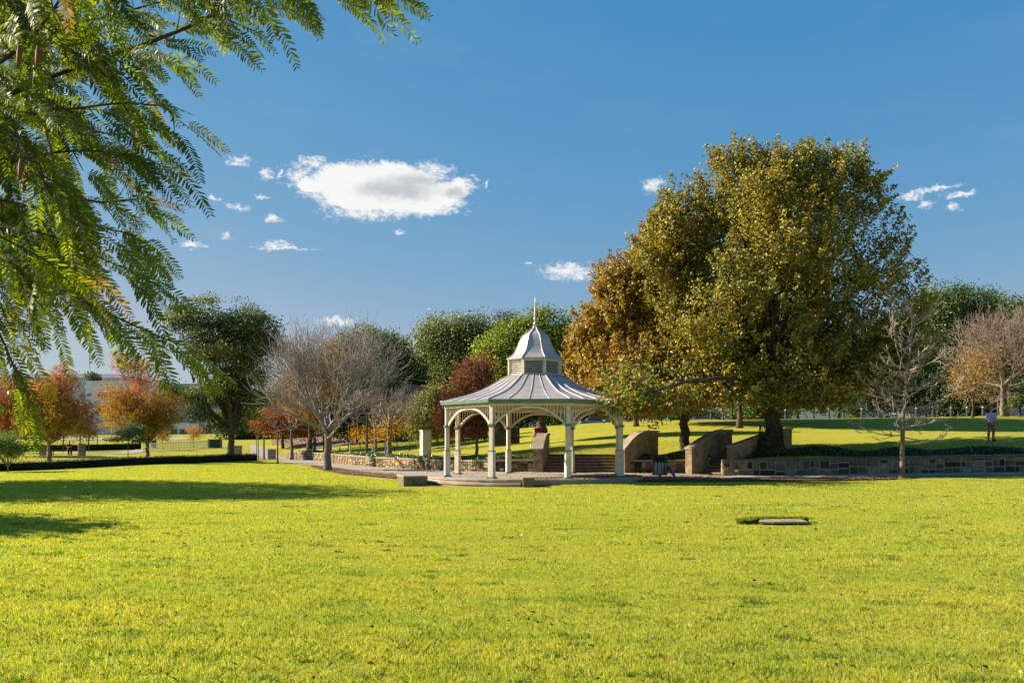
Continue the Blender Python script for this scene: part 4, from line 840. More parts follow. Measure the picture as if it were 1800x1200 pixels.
# ------------------------------------------------------------------ fallen leaves
def litter():
    rg = np.random.default_rng(7); Ls = []
    def area(n, x0, x1, y0, y1):
        px = rg.uniform(x0, x1, n); 
        Y = 1 / rg.uniform(1 / y1, 1 / y0, n); Ls.append(np.column_stack([X(px, Y), Y]))
    def band(n, near, farr, sp=0):
        A = np.array([(X(p, y), y) for p, y in near]); B = np.array([(X(p, y), y) for p, y in farr]); u = rg.random(n); v = rg.random(n); d = np.linspace(0, 1, len(A))
        Ls.append(np.stack([np.interp(u, d, A[:, i]) * (1 - v) + np.interp(u, d, B[:, i]) * v for i in (0, 1)], 1) + rg.normal(size=(n, 2)) * sp)
    area(420, -60, 1860, 5.5, 14); area(520, -60, 1860, 14, 34); area(500, 300, 1860, 28, 40)
    band(1500, [(548, 60), (600, 49), (700, 41.8)], [(548, 64), (600, 58), (720, 45)], .15)
    band(4200, [(935, 35.6), (1100, 38.5), (1300, 39), (1575, 40.5)], [(935, 38), (1100, 41), (1300, 41.6), (1575, 42.6)], .2)
    band(500, [(560, 60), (720, 40)], [(620, 70), (860, 48)]); band(260, [(760, 38), (1080, 38)], [(820, 48), (1090, 47)])
    band(900, [(1110, 42), (1270, 42)], [(1110, 47.3), (1270, 45.6)], .1); band(1300, [(1290, 48.2), (1500, 47.5), (1860, 46.2)], [(1300, 51), (1500, 49), (1860, 48)], .2)
    band(700, [(1000, 51.5), (1250, 50)], [(1000, 55), (1250, 54)], .2); band(900, [(300, 72), (480, 78)], [(250, 92), (480, 110)], .3); band(700, [(20, 66), (240, 70)], [(20, 76), (240, 78)], .3)
    band(300, [(1650, 70), (1860, 68)], [(1650, 88), (1860, 88)], .3)
    q = np.concatenate(Ls); z = Hn(q[:, 0], q[:, 1]); r = np.hypot(q[:, 0] - GC.x, q[:, 1] - GC.y); z = np.where(r < 4.95, DZ, z)
    on = (np.abs(q[:, 1] - yw(q[:, 0])) < .05)
    P = np.column_stack([q, z + np.where(r < 5, .015, .055)])[~on]; n = len(P)
    cols = np.array([(.24, .10, .045), (.14, .065, .035), (.32, .16, .07), (.42, .30, .18), (.09, .05, .03), (.30, .22, .06)]); c = cols[rg.integers(0, 6, n)] * rg.uniform(.7, 1.2, (n, 1))
    V, fc = leaf_quads(P, unit(rg.normal(size=P.shape) * .45 + np.array([0, 0, 1])), .085, rg, .55)
    near = P[:, 1] < 14; s = np.where(near, .55, .9); Vr = V.reshape(n, 4, 3); Vr = P[:, None] + (Vr - P[:, None]) * s[:, None, None]
    tag(npmesh('fallen_leaves', Vr.reshape(-1, 3), fc, LEAF_DRY, colr=c), kind='stuff')
litter()

# ------------------------------------------------------------------ grass blades (instanced patches)
EDGE = [(-400, 55), (-200, 55.5), (110, 58.5), (240, 63.5), (350, 68.5), (450, 74), (500, 72), (548, 60), (600, 49), (700, 41.6), (706, 36.2), (730, 35.4), (800, 35.1), (935, 35.0), (1000, 36.4), (1100, 38.2), (1350, 38.9), (1500, 39.5), (1600, 41), (1800, 42.2), (2200, 41.5)]
def blades(name, size, n, h0, h1, w, seed):
    rg = np.random.default_rng(seed); x, y = rg.uniform(-size / 2, size / 2, n), rg.uniform(-size / 2, size / 2, n)
    cl = .75 + .35 * np.sin(x * 31 / size + 1) * np.sin(y * 29 / size) + .2 * np.sin(x * 60 / size) ; h = rg.uniform(h0, h1, n) * cl; a = rg.uniform(0, 6.28, n); ln = rg.normal(size=(n, 2)) * .45 * h[:, None]; ww = w * rg.uniform(.7, 1.4, n) / 2
    b = np.column_stack([x, y, np.full(n, -.01)]); s = np.column_stack([np.cos(a), np.sin(a), np.zeros(n)]) * ww[:, None]; mid = b + np.column_stack([ln * .35, h * .6]); tip = b + np.column_stack([ln, h])
    V = np.stack([b - s, b + s, mid + s * .8, tip, mid - s * .8], 1).reshape(-1, 3); fc = np.arange(n * 5).reshape(n, 5)
    cols = np.array([(.57, .535, .075), (.47, .485, .06), (.64, .58, .11), (.15, .205, .03), (.70, .60, .27)]); p = rg.choice(5, n, p=[.33, .22, .2, .19, .06])
    gm = mat('grass_blade', attr=True, transl=.5, rough=.6, spec=.25)
    if 'patchy' not in gm:
        gm['patchy'] = 1; nt = gm.node_tree; N = nt.nodes; L = nt.links; at = [n for n in N if n.type == 'ATTRIBUTE'][0]; tg = [l.to_socket for l in at.outputs['Color'].links]
        ge = N.new('ShaderNodeNewGeometry'); mp = N.new('ShaderNodeMapping'); mp.inputs['Scale'].default_value = (.35, .8, 1); L.new(ge.outputs['Position'], mp.inputs[0]); nz = N.new('ShaderNodeTexNoise'); nz.inputs['Scale'].default_value = 1; nz.inputs['Detail'].default_value = 7; nz.inputs['Roughness'].default_value = .7; L.new(mp.outputs[0], nz.inputs['Vector'])
        mr = N.new('ShaderNodeMapRange'); mr.inputs['From Min'].default_value = .36; mr.inputs['From Max'].default_value = .66; L.new(nz.outputs['Fac'], mr.inputs['Value']); mx = N.new('ShaderNodeMix'); mx.data_type = 'RGBA'; mx.blend_type = 'MULTIPLY'; L.new(mr.outputs[0], mx.inputs[0]); L.new(at.outputs['Color'], mx.inputs[6]); mx.inputs[7].default_value = (.68, .86, .8, 1)
        for t_ in tg: L.new(mx.outputs[2], t_)
    o = npmesh(name, V, fc, gm, colr=cols[p] * rg.uniform(.8, 1.2, (n, 1))); col.objects.unlink(o); return o
def grass(name, patch, step, y0, y1, seed, sc0=.85, sc1=1.2, kk=.82):
    rg = np.random.default_rng(seed); pts = []
    y = y0
    while y < y1:
        xm = kk * (y + 1); x = -xm
        while x < xm: pts.append((x + rg.uniform(-.3, .3) * step, y + rg.uniform(-.3, .3) * step)); x += step
        y += step
    q = np.array(pts); px = CX + q[:, 0] * F / q[:, 1]; e = np.interp(px, [a for a, b in EDGE], [b for a, b in EDGE]); q = q[q[:, 1] < e - step * .55]
    pit = (q[:, 0] > PX0 - .35) & (q[:, 0] < PX1 + .2) & (q[:, 1] > PY0 - .25) & (q[:, 1] < PY1 - .15); q = q[~pit]
    z = Hn(q[:, 0], q[:, 1]); n = len(q); me = bpy.data.meshes.new(name); me.vertices.add(n); me.vertices.foreach_set('co', np.column_stack([q, z]).astype(np.float32).ravel())
    a = me.attributes.new('rot', 'FLOAT_VECTOR', 'POINT'); a.data.foreach_set('vector', np.column_stack([np.zeros(n), np.zeros(n), rg.uniform(0, 6.28, n)]).astype(np.float32).ravel())
    sv = rg.uniform(sc0, sc1, n) * (1 + .38 * snoise(np.column_stack([q, z]), 1.1, 3) + .2 * snoise(np.column_stack([q, z]), 4, 4)).clip(.35, 2); a = me.attributes.new('scl', 'FLOAT_VECTOR', 'POINT'); a.data.foreach_set('vector', np.column_stack([np.ones(n), np.ones(n), sv]).astype(np.float32).ravel())
    o = bpy.data.objects.new(name, me); col.objects.link(o); tag(o, kind='stuff')
    ng = bpy.data.node_groups.new(name, 'GeometryNodeTree'); ng.interface.new_socket('Geometry', in_out='INPUT', socket_type='NodeSocketGeometry'); ng.interface.new_socket('Geometry', in_out='OUTPUT', socket_type='NodeSocketGeometry')
    gi = ng.nodes.new('NodeGroupInput'); go = ng.nodes.new('NodeGroupOutput'); ip = ng.nodes.new('GeometryNodeInstanceOnPoints'); oi = ng.nodes.new('GeometryNodeObjectInfo'); oi.inputs['Object'].default_value = patch; oi.inputs['As Instance'].default_value = True
    def na(nm):
        x = ng.nodes.new('GeometryNodeInputNamedAttribute'); x.data_type = 'FLOAT_VECTOR'; x.inputs['Name'].default_value = nm; return x.outputs[0]
    L = ng.links; L.new(gi.outputs[0], ip.inputs['Points']); L.new(oi.outputs['Geometry'], ip.inputs['Instance']); L.new(na('rot'), ip.inputs['Rotation']); L.new(na('scl'), ip.inputs['Scale']); L.new(ip.outputs[0], go.inputs[0])
    m = o.modifiers.new('scatter', 'NODES'); m.node_group = ng; return o
grass('grass', blades('blades_near', .6, 2300, .014, .052, .0038, 1), .42, 5.0, 12.0, 1)
rg = np.random.default_rng(44); n = 420; Yq = 1 / rg.uniform(1 / 30, 1 / 5.2, n); Xq = rg.uniform(-.6, .6, n) * Yq; T = []; Cq = []
for x, y in zip(Xq, Yq):
    k = 60; w = rg.uniform(.04, .22); q = np.column_stack([x + rg.normal(size=k) * w, y + rg.normal(size=k) * w * .35, np.full(k, H(x, y))]); hh = rg.uniform(.02, .055, k); sdv = np.column_stack([rg.normal(size=(k, 2)) * .0035 * max(1, y / 9), np.zeros(k)]); tp = q + np.column_stack([rg.normal(size=(k, 2)) * .025, hh]); T.append(np.stack([q - sdv, q + sdv, tp], 1)); Cq.append(np.array([(.10, .17, .018)]) * rg.uniform(.5, 1.5, (k, 1)))
T = np.concatenate(T); tag(npmesh('weeds', T.reshape(-1, 3), np.arange(len(T) * 3).reshape(-1, 3), MATS['grass_blade'], colr=np.concatenate(Cq)), kind='stuff')
grass('grass', blades('blades_mid', 1.1, 2600, .02, .05, .008, 2), .8, 12.0, 24.0, 2)
grass('grass', blades('blades_far', 2.2, 3800, .02, .05, .016, 3), 1.7, 24.0, 76.0, 3, kk=.66)

# worn concrete cover sunk in the lawn
t = empty('concrete_cover', (0, 0, 0), 'sunken pale concrete cover in the front lawn with long grass on its far side', 'cover')
t.location = ((PX0 + PX1) / 2, 19.15, H(0, 19.2)); mb = MB(); w = (PX1 - PX0) / 2
mb.add([(-w + .12, -.2, -.02), (-w * .3, -.28, -.02), (w - .05, -.22, -.02), (w * .9, .24, -.02), (-w * .5, .3, -.02), (-w + .12, -.2, .012), (-w * .3, -.28, .014), (w - .05, -.22, .012), (w * .9, .24, .034), (-w * .5, .3, .036)], [(5, 6, 7, 8, 9), (0, 1, 6, 5), (1, 2, 7, 6), (2, 3, 8, 7), (3, 4, 9, 8), (4, 0, 5, 9)])
mb.build('slab', mat('pale_slab', (.36, .28, .19), color2=(.22, .17, .11), nscale=5, bump=.5), t)
lip = MB(); rr = random.Random(4); rim = [(-.88, -.2), (-.76, -.05), (-.58, .2), (-.3, .36), (.1, .40), (.45, .38), (.74, .34)]
for i_, ((a, b), (c, d)) in enumerate(zip(rim, rim[1:])): lip.bar((a, b, -.005), (c, d, .0), .2, .09 + .02 * (i_ in (2, 3, 4)))
lip.build('soil_shadow_edge', mat('soil_and_shade', (.05, .06, .02), rough=1, bump=1), t)  # raised soil lip added, its dark colour standing in for the rim's shadow
rg = np.random.default_rng(31); u = rg.random(2600) * (len(rim) - 1); i = u.astype(int); fr = u - i; rm = np.array(rim); q = rm[i] * (1 - fr)[:, None] + rm[np.minimum(i + 1, len(rim) - 1)] * fr[:, None] + rg.normal(size=(2600, 2)) * .07
h = rg.uniform(.02, .07, 2600); b = np.column_stack([q, np.full(2600, .03)]); s = np.column_stack([rg.normal(size=(2600, 2)) * .006, np.zeros(2600)]); tip = b + np.column_stack([rg.normal(size=(2600, 2)) * .03, h])
npmesh('grass_tuft', np.stack([b - s, b + s, tip], 1).reshape(-1, 3), np.arange(7800).reshape(-1, 3), MATS['grass_blade'], t, colr=np.array([(.2, .25, .02)]) * rg.uniform(.6, 1.3, (2600, 1)))

# ------------------------------------------------------------------ people
SKIN = mat('skin', (.50, .28, .19), rough=.55)
def cloth(n, c): return mat(n, c, rough=.85, noise=.2, nscale=12)
def skinmesh(name, nodes, edges, root, m, parent, grow=0.0, sub=2):
    keys = list(nodes); me = bpy.data.meshes.new(name); me.from_pydata([nodes[k][0] for k in keys], [(keys.index(a), keys.index(b)) for a, b in edges], []); me.materials.append(m)
    o = bpy.data.objects.new(name, me); col.objects.link(o); o.parent = parent; o.modifiers.new('skin', 'SKIN')
    for i, k in enumerate(keys):
        r = nodes[k][1] + grow; sv = me.skin_vertices[0].data[i]; sv.radius = (r, r); sv.use_root = (k == root)
    o.modifiers['skin'].use_smooth_shade = True; s = o.modifiers.new('sub', 'SUBSURF'); s.levels = s.render_levels = sub; return o
def person(lab, loc, rz, P, shirt, pants, hairc, cap=None, sleeve=.6, vest=None, skirt=None, shoe=(.03, .025, .02)):
    t = empty('person', loc, lab, 'person', None, rz); N, E = {}, []
    def nd(k, p, r, to=None):
        N[k] = (p, r)
        if to: E.append((to, k))
    nd('pelvis', P['pelvis'], .115); nd('waist', P['waist'], .115, 'pelvis'); nd('chest', P['chest'], .135, 'waist'); nd('collar', P['collar'], .07, 'chest'); nd('neck', P['neck'], .055, 'collar')
    nd('jaw', P['jaw'], .07, 'neck'); nd('head', P['head'], .092, 'jaw'); nd('crown', P['crown'], .062, 'head')
    for s in 'LR':
        nd('sh' + s, P['sh' + s], .062, 'chest'); nd('el' + s, P['el' + s], .044, 'sh' + s); nd('wr' + s, P['wr' + s], .028, 'el' + s)
        w, e = Vector(P['wr' + s]), Vector(P['el' + s]); d = (w - e).normalized(); pm = w + d * .08; nd('pa' + s, tuple(pm), .030, 'wr' + s)
        sd_ = d.cross(Vector((0, 0, 1))); sd_ = (sd_ if sd_.length > .1 else Vector((1, 0, 0))).normalized(); up_ = sd_.cross(d)
        for j in range(4):
            a = pm + d * .035 + up_ * (.024 - .016 * j); b = a + d * (.04 - .004 * abs(j - 1)) + Vector((0, .012, -.005)); c = b + d * .022 + Vector((0, .016, -.008))
            nd(f'f{s}{j}a', tuple(a), .0095, 'pa' + s); nd(f'f{s}{j}b', tuple(b), .0088, f'f{s}{j}a'); nd(f'f{s}{j}c', tuple(c), .0075, f'f{s}{j}b')
        a = w + d * .035 + up_ * .04; nd(f't{s}a', tuple(a), .011, 'wr' + s); nd(f't{s}b', tuple(a + d * .035 + up_ * .01), .009, f't{s}a')
        nd('hp' + s, P['hp' + s], .095, 'pelvis'); nd('kn' + s, P['kn' + s], .058, 'hp' + s); nd('cf' + s, tuple((Vector(P['kn' + s]) * .65 + Vector(P['an' + s]) * .35)), .055, 'kn' + s); nd('an' + s, P['an' + s], .04, 'cf' + s); nd('to' + s, P['to' + s], .035, 'an' + s)
    skinmesh('body', N, E, 'pelvis', SKIN, t, sub=1)
    def sub(keys): return {k: N[k] for k in keys}, [(a, b) for a, b in E if a in keys and b in keys]
    n, e = sub(['waist', 'chest', 'collar', 'shL', 'shR', 'elL', 'elR', 'pelvis']); n = dict(n); n['collar'] = (tuple(Vector(P['collar']) - Vector((0, 0, .02))), .07)
    for s in 'LR': q = Vector(P['el' + s]).lerp(Vector(P['wr' + s]), sleeve); n['cu' + s] = (tuple(q), .036); e = e + [('el' + s, 'cu' + s)]
    skinmesh('shirt', n, e, 'waist', shirt, t, .014)
    if vest: n2, e2 = sub(['waist', 'chest', 'pelvis']); skinmesh('vest', n2, e2, 'waist', vest, t, .035)
    n, e = sub(['pelvis', 'hpL', 'hpR', 'knL', 'knR', 'cfL', 'cfR', 'anL', 'anR']); skinmesh('trousers', n, e, 'pelvis', pants, t, .02)
    for s in 'LR':
        mb = MB(); a, b = Vector(P['an' + s]), Vector(P['to' + s]); mb.tube([a + (a - b) * .3 * Vector((1, 1, 0)) + Vector((0, 0, -.045)), a + Vector((0, 0, -.03)), b + Vector((0, 0, -.005)), b + (b - a) * .25 * Vector((1, 1, 0)) + Vector((0, 0, -.01))], [.04, .052, .048, .03], 10); mb.build('shoe', cloth('shoe_leather', shoe), t, smooth=True)
    hd, jw, cr = Vector(P['head']), Vector(P['jaw']), Vector(P['crown']); fw = Vector(P.get('look', (0, -1, 0))).normalized(); sdv = fw.cross(Vector((0, 0, 1))).normalized()
    mb = MB(); mb.ball(hd + Vector((0, 0, .035)) - fw * .022, .112, 14, (1, 1.02, .98)); mb.build('hair', cloth('hair_' + lab[:6], hairc), t, smooth=True)
    fb = MB(); fb.tube([hd + fw * .085 + Vector((0, 0, .015)), hd + fw * .118 + Vector((0, 0, -.03)), hd + fw * .09 + Vector((0, 0, -.04))], [.010, .016, .010], 6)
    for q in (-1, 1): fb.ball(hd + sdv * q * .097 + Vector((0, 0, -.01)), .022, 8, (.6, 1, 1.4))
    fb.build('nose_and_ears', SKIN, t, smooth=True)
    fb = MB(); [fb.ball(hd + fw * .096 + sdv * q * .034 + Vector((0, 0, .012)), .011, 8) for q in (-1, 1)]; fb.bar(jw + fw * .078 + sdv * .024 + Vector((0, 0, .012)), jw + fw * .078 - sdv * .024 + Vector((0, 0, .012)), .010); fb.build('eyes_and_mouth', cloth('face_dark', (.12, .05, .04)), t, smooth=True)
    if cap:
        mb = MB(); c = hd + Vector((0, 0, .06)); mb.lathe(c.x, c.y, [(.118, c.z - .03), (.12, c.z), (.105, c.z + .05), (.06, c.z + .085), (.0, c.z + .095)], 14); mb.bar(c + fw * .1 - Vector((0, 0, .015)), c + fw * .19 - Vector((0, 0, .035)), .14, .012); mb.build('cap', cap, t)
    return t
def stand(arms='crossed', lean=0):
    P = dict(pelvis=(0, 0, .95), waist=(0, .0, 1.10), chest=(0, .01, 1.32), collar=(0, .01, 1.48), neck=(0, 0, 1.54), jaw=(0, -.025, 1.60), head=(0, -.015, 1.675), crown=(0, 0, 1.735))
    for s, q in (('L', 1), ('R', -1)):
        P['sh' + s] = (q * .185, .01, 1.42); P['hp' + s] = (q * .09, 0, .90); P['kn' + s] = (q * .115, -.02, .50); P['an' + s] = (q * .125, .03, .085); P['to' + s] = (q * .16, -.13, .045)
        if arms == 'crossed': P['el' + s] = (q * .255, -.03, 1.15); P['wr' + s] = (q * .03, -.215, 1.17 + .035 * q)
        elif arms == 'forward': P['el' + s] = (q * .24, -.02, 1.14); P['wr' + s] = (q * .12, -.25, 1.16)
    return P
p = G(1742, 48.6); Pm = stand(); Pm['look'] = (.35, -1, .12)
m_ = person('man in light blue shirt and brown trousers with arms crossed on the upper grass', p, R(-8), Pm, cloth('light_blue_shirt', (.42, .44, .72)), cloth('brown_trousers', (.20, .135, .10)), (.34, .22, .12)); m_.scale = (1.05, 1.05, 1.05)
Pa = stand('forward'); Pa['look'] = (0, -1, 0)
person('standing person in navy cap, black vest and coral sleeves left of the bare tree trunk', G(553, 85), R(75), Pa, cloth('coral_shirt', (.65, .16, .12)), cloth('blue_jeans', (.10, .14, .25)), (.08, .06, .05), cap=cloth('navy_cap', (.04, .07, .2)), vest=cloth('black_vest', (.015, .015, .02)))
person('person in red top and black vest partly behind the bare tree trunk', G(570, 83.5), R(80), Pa, cloth('red_shirt', (.5, .03, .05)), cloth('black_trousers', (.015, .015, .018)), (.5, .45, .4), vest=cloth('black_vest', (.015, .015, .02)))
Ps = dict(pelvis=(0, 0, .50), waist=(0, -.01, .64), chest=(0, -.03, .88), collar=(0, -.04, 1.03), neck=(0, -.05, 1.09), jaw=(0, -.08, 1.15), head=(0, -.07, 1.22), crown=(0, -.055, 1.285), look=(0, -1, -.1))
for s, q in (('L', 1), ('R', -1)):
    Ps['sh' + s] = (q * .18, -.03, .97); Ps['el' + s] = (q * .22, -.15, .74); Ps['wr' + s] = (q * .1, -.36, .76); Ps['hp' + s] = (q * .1, -.06, .49); Ps['kn' + s] = (q * .12, -.46, .50); Ps['an' + s] = (q * .12, -.42, .085); Ps['to' + s] = (q * .13, -.58, .045)
p = G(121.5, 80); person('seated person in dark jacket and red top on the right end of the low bench', p, R(35), Ps, cloth('dark_red_top', (.22, .01, .02)), cloth('black_trousers', (.015, .015, .018)), (.6, .56, .5))

# ------------------------------------------------------------------ park furniture
def bench(px, Y, lab, L=1.7, rz=0, mt=None):
    t = empty('bench', G(px, Y), lab, 'bench', None, rz); mt = mt or cloth('weathered_timber', (.16, .11, .08)); mb = MB()
    for k in range(3): mb.box(0, -.14 + k * .14, .42, L, .12, .04)
    mb.build('seat', mt, t)
    for sx in (-1, 1):
        mb = MB(); mb.box(sx * (L / 2 - .1), -.14, -.05, .05, .05, .47); mb.box(sx * (L / 2 - .1), .14, -.05, .05, .05, .47); mb.box(sx * (L / 2 - .1), 0, .38, .05, .32, .035); mb.build('leg', DARKM, t)
    return t
bench(108, 80.05, 'low backless bench between two stone pillars with a seated person', 1.75)
PST = mat('pillar_stone', (.30, .25, .19), color2=(.18, .16, .13), nscale=4, bump=.7, bscale=10)
def pillar(px, Y, w, h, lab, rz=.5):
    t = empty('stone_pillar', G(px, Y), lab, 'pillar', None, rz); mb = MB(); rr = random.Random(int(px)); z = -.1; i = 0
    while z < h:
        hh = (h + .1) / 4; mb.box(rr.uniform(-.015, .015), 0, z, w * rr.uniform(.96, 1.04), w * rr.uniform(.96, 1.04), hh - .012, top=.985); z += hh; i += 1
    mb.build('block', PST, t, bevel=.02); mb = MB(); mb.box(0, 0, h, w * 1.04, w * 1.04, .06, top=.95); mb.build('cap', PST, t); return t
pillar(144, 80, .62, 1.02, 'square stone pillar right of the seated person'); pillar(75, 80, .62, .85, 'square stone pillar left of the low bench behind the tree')
pillar(417, 92, .95, 1.1, 'wide rough stone pillar right of the large dark green tree trunk', .2); pillar(478, 88, .75, .98, 'pale stone pillar behind the lamp posts', .2)
# shelter
t = empty('picnic_shelter', G(131, 96), 'small park shelter with red brown roof behind the seated person', 'shelter')
for x, y in ((-.95, -.5), (.85, -.5), (1.25, .6)): mb = MB(); mb.box(x, y, -.1, .1, .1, 2.0); mb.build('post', DARKM, t)
mb = MB(); mb.box(0, 0, 1.85, 2.6, 2.4, .14); mb.build('beam', WHITEP, t)
mb = MB(); mb.box(0, 0, 2.0, 2.9, 2.8, .8, top=.25); mb.build('roof', mat('red_roof', (.22, .08, .06), noise=.2), t)
# balustrade
t = empty('railing', G(253, 97), 'long low white railing of close upright posts behind the taller autumn tree', 'railing'); a, b = Vector(G(253, 95)), Vector(G(372, 108)); o = Vector(t.location); n = 44; mb = MB(); top = MB()
for i in range(n + 1): q = a.lerp(b, i / n) - o; mb.box(q.x, q.y, q.z - .1, .07, .07, .85 + .1)
mb.build('baluster', WHITEP, t); top.bar(a - o + Vector((0, 0, .88)), b - o + Vector((0, 0, .88)), .16, .09); top.build('top_rail', WHITEP, t)
# bins and cabinets
def cabinet(name, px, Y, w, d, h, m, lab, cat, rz=0, extra=None):
    t = empty(name, G(px, Y), lab, cat, None, rz); mb = MB(); mb.box(0, 0, .04, w, d, h - .04); mb.build('housing', m, t, bevel=.015); mb = MB(); mb.box(0, 0, -.08, w * .94, d * .94, .12); mb.build('plinth', CONC, t)
    mb = MB(); mb.box(0, 0, h, w + .05, d + .05, .04); mb.build('top', m, t); mb = MB(); mb.box(0, -d / 2 - .008, .1, w * .86, .014, h - .2); do = mb.build('door', m, t); mb = MB(); mb.box(w * .32, -d / 2 - .03, h * .5, .03, .03, .12); mb.build('handle', STEEL, do); return t
cabinet('utility_cabinet', 378, 108, 1.5, .9, 1.0, mat('dark_teal', (.02, .06, .06), rough=.4), 'low dark teal utility cabinet on the grass left of the large dark tree', 'cabinet')
cabinet('utility_cabinet', 881, 66, 1.05, .7, 1.15, DARKM, 'black utility box behind the gazebo left of the rear post', 'cabinet'); cabinet('utility_cabinet', 903, 67, .9, .7, 1.2, DARKM, 'black utility box right of the rear gazebo post', 'cabinet')
cabinet('sign_box', 946, 58, .5, .25, 1.25, mat('red_paint', (.45, .01, .03), rough=.5), 'red box standing beside the thick tree trunk behind the stair wall', 'box')
t = cabinet('electrical_cabinet', 748, 60.5, .62, .62, 1.78, mat('white_cabinet', (.55, .50, .42), rough=.5, noise=.2, nscale=2), 'tall white electrical cabinet on the grass behind the ivy wall', 'cabinet', R(26))
mb = MB(); mb.box(-.325, .05, .9, .012, .5, .02); mb.build('seam', DARKM, t); mb = MB(); mb.box(-.325, .1, 1.45, .012, .12, .2); mb.build('notice', mat('teal_label', (.02, .25, .35)), t)
def bin_round(px, Y, lab, h=1.0, w=.52, lid=False, pale=True):
    t = empty('litter_bin', G(px, Y), lab, 'litter bin'); mb = MB(); mb.lathe(0, 0, [(w * .42, .17), (w * .44, h * .78), (0, h * .78)], 20); mb.build('liner', mat('pale_green_metal', (.30, .37, .33), rough=.35, metal=.3) , t, smooth=False)
    for i in range(12): a = 2 * math.pi * i / 12; mb = MB() if i == 0 else mb; mb.box(w * .47 * math.cos(a), w * .47 * math.sin(a), .15, .035, .02, h * .68, a + math.pi / 2)
    mb.build('slat', DARKM, t); mb = MB(); mb.lathe(0, 0, [(w * .5, .12), (w * .51, .17), (w * .4, .17)], 20); mb.lathe(0, 0, [(w * .5, h * .74), (w * .54, h * .76), (w * .5, h * .84), (w * .47, h * .88), (w * .5, h * .93), (w * .60, h * .95), (w * .58, h), (w * .2, h)], 20); mb.build('rim', mat('brown_metal', (.035, .022, .02), rough=.5), t)
    mb = MB(); mb.lathe(0, 0, [(.05, -.1), (.05, .14)], 8); mb.build('stand', DARKM, t); return t
bin_round(1160, 43.2, 'dark slatted litter bin with pale green liner beside the path right of the gazebo', 1.02, .74)
t = empty('bin_lid', G(1181, 42.7, .0), 'round dark blue lid leaning against the litter bin', 'lid'); t.rotation_euler = (0, R(62), R(-20)); t.location.z += .33
mb = MB(); mb.lathe(0, 0, [(.0, -.03), (.30, -.03), (.33, 0), (.31, .035), (.1, .06), (0, .06)], 22); mb.build('disc', mat('dark_blue_metal', (.03, .06, .09), rough=.35), t)
t = bin_round(269, 107, 'small grey litter bin beside a lamp post on the far grass', .95, .6)
def post(px, Y, h, r, m, lab, name='lamp_post', cat='lamp post', group=None, head=None):
    t = empty(name, G(px, Y), lab, cat, group); mb = MB(); mb.tube([(0, 0, -.1), (0, 0, h * .3), (0, 0, h)], [r, r * .85, r * .7], 10); mb.build('pole', m, t)
    mb = MB(); mb.lathe(0, 0, [(r * 1.6, -.05), (r * 1.6, .08), (r, .14)], 10); mb.build('base', m, t)
    if head: mb = MB(); mb.lathe(0, 0, [(r * .8, h), (r * 2.2, h + .08), (r * 2.6, h + .35), (r * 1.2, h + .45), (0, h + .5)], 12); mb.build('lamp', WHITEP if head == 1 else DARKM, t)
    return t
GM = mat('grey_metal', (.12, .12, .12), rough=.5)
post(488, 72, 3.0, .07, GM, 'tall dark lamp post at the lawn edge left of the bare tree', head=2); post(454, 79, 2.6, .05, GM, 'slim dark post by the end of the long hedge', 'post', 'post'); post(451, 80, 2.2, .045, GM, 'slimmest dark post touching the right end of the long hedge', 'post', 'post')
post(464, 86, 2.3, .10, GM, 'thicker grey post behind the two slim posts', 'post', 'post'); post(274, 107, 3.2, .08, DARKM, 'dark lamp post beside the small grey bin', head=2); post(171, 118, 3.2, .07, GM, 'grey lamp post on the far grass between the autumn trees', head=2)
post(645, 68, 3.2, .10, DARKM, 'dark lamp post on the ivy bank between the bare trees', head=2)
for px, Y, c, lab in ((678, 72, (.16, .18, .35), 'short blue grey post behind the smaller bare tree'), (616, 78, (.4, .36, .3), 'short pale post behind the ivy bank'), (655, 74, (.35, .33, .28), 'short light grey bollard behind the thin bare tree')):
    post(px, Y, .85, .09, cloth('post_%d' % px, c), lab, 'bollard', 'bollard')
post(700, 112, 9.5, .10, GM, 'tall grey pole rising through the bare tree crown', 'pole', 'pole')
for px, top, lab in ((709, 598, 'left chimney pole of the three behind the trees'), (715, 597, 'middle chimney pole of the three behind the trees'), (724, 598, 'right and longest visible chimney pole of the three')):
    t = empty('chimney_pole', G(px, 160), lab, 'pole', 'tall rust tipped poles'); zt = Zp(top, 160) - t.location.z; mb = MB(); mb.tube([(0, 0, -1), (0, 0, zt - 2)], .12, 8); mb.build('pole', mat('pale_pole', (.4, .42, .45)), t); mb = MB(); mb.tube([(0, 0, zt - 2), (0, 0, zt)], .13, 8); mb.build('tip', mat('rust', (.12, .06, .05)), t)
# fence behind the ivy bank
def fence(lab, a, b, h, n, name='metal_fence'):
    t = empty(name, a, lab, 'fence'); d = Vector(b) - Vector(a); r = MB(); bars = MB()
    for i in range(n + 1):
        q = d * (i / n); z = H(a[0] + q.x, a[1] + q.y) - a[2]; bars.box(q.x, q.y, z - .05, .022, .022, h + .05)
        if i % 12 == 0: p = MB(); p.box(q.x, q.y, z - .1, .07, .07, h + .2); p.build('post', DARKM, t)
        if i < n: q2 = d * ((i + 1) / n); z2 = H(a[0] + q2.x, a[1] + q2.y) - a[2]; [r.bar(q + Vector((0, 0, z + k)), q2 + Vector((0, 0, z2 + k)), .035) for k in (.15, h - .06)]
    bars.build('baluster', DARKM, t); r.build('rail', DARKM, t)
fence('thin black metal fence on the bank between the bare trees and the gazebo', G(612, 84), G(905, 74), 1.25, 150)
for px, Y, lab in ((707, 76, 'dark seat like park bench by the fence'), (585, 82, 'brown park bench near the two standing people')): bench(px, Y, lab, 1.5)
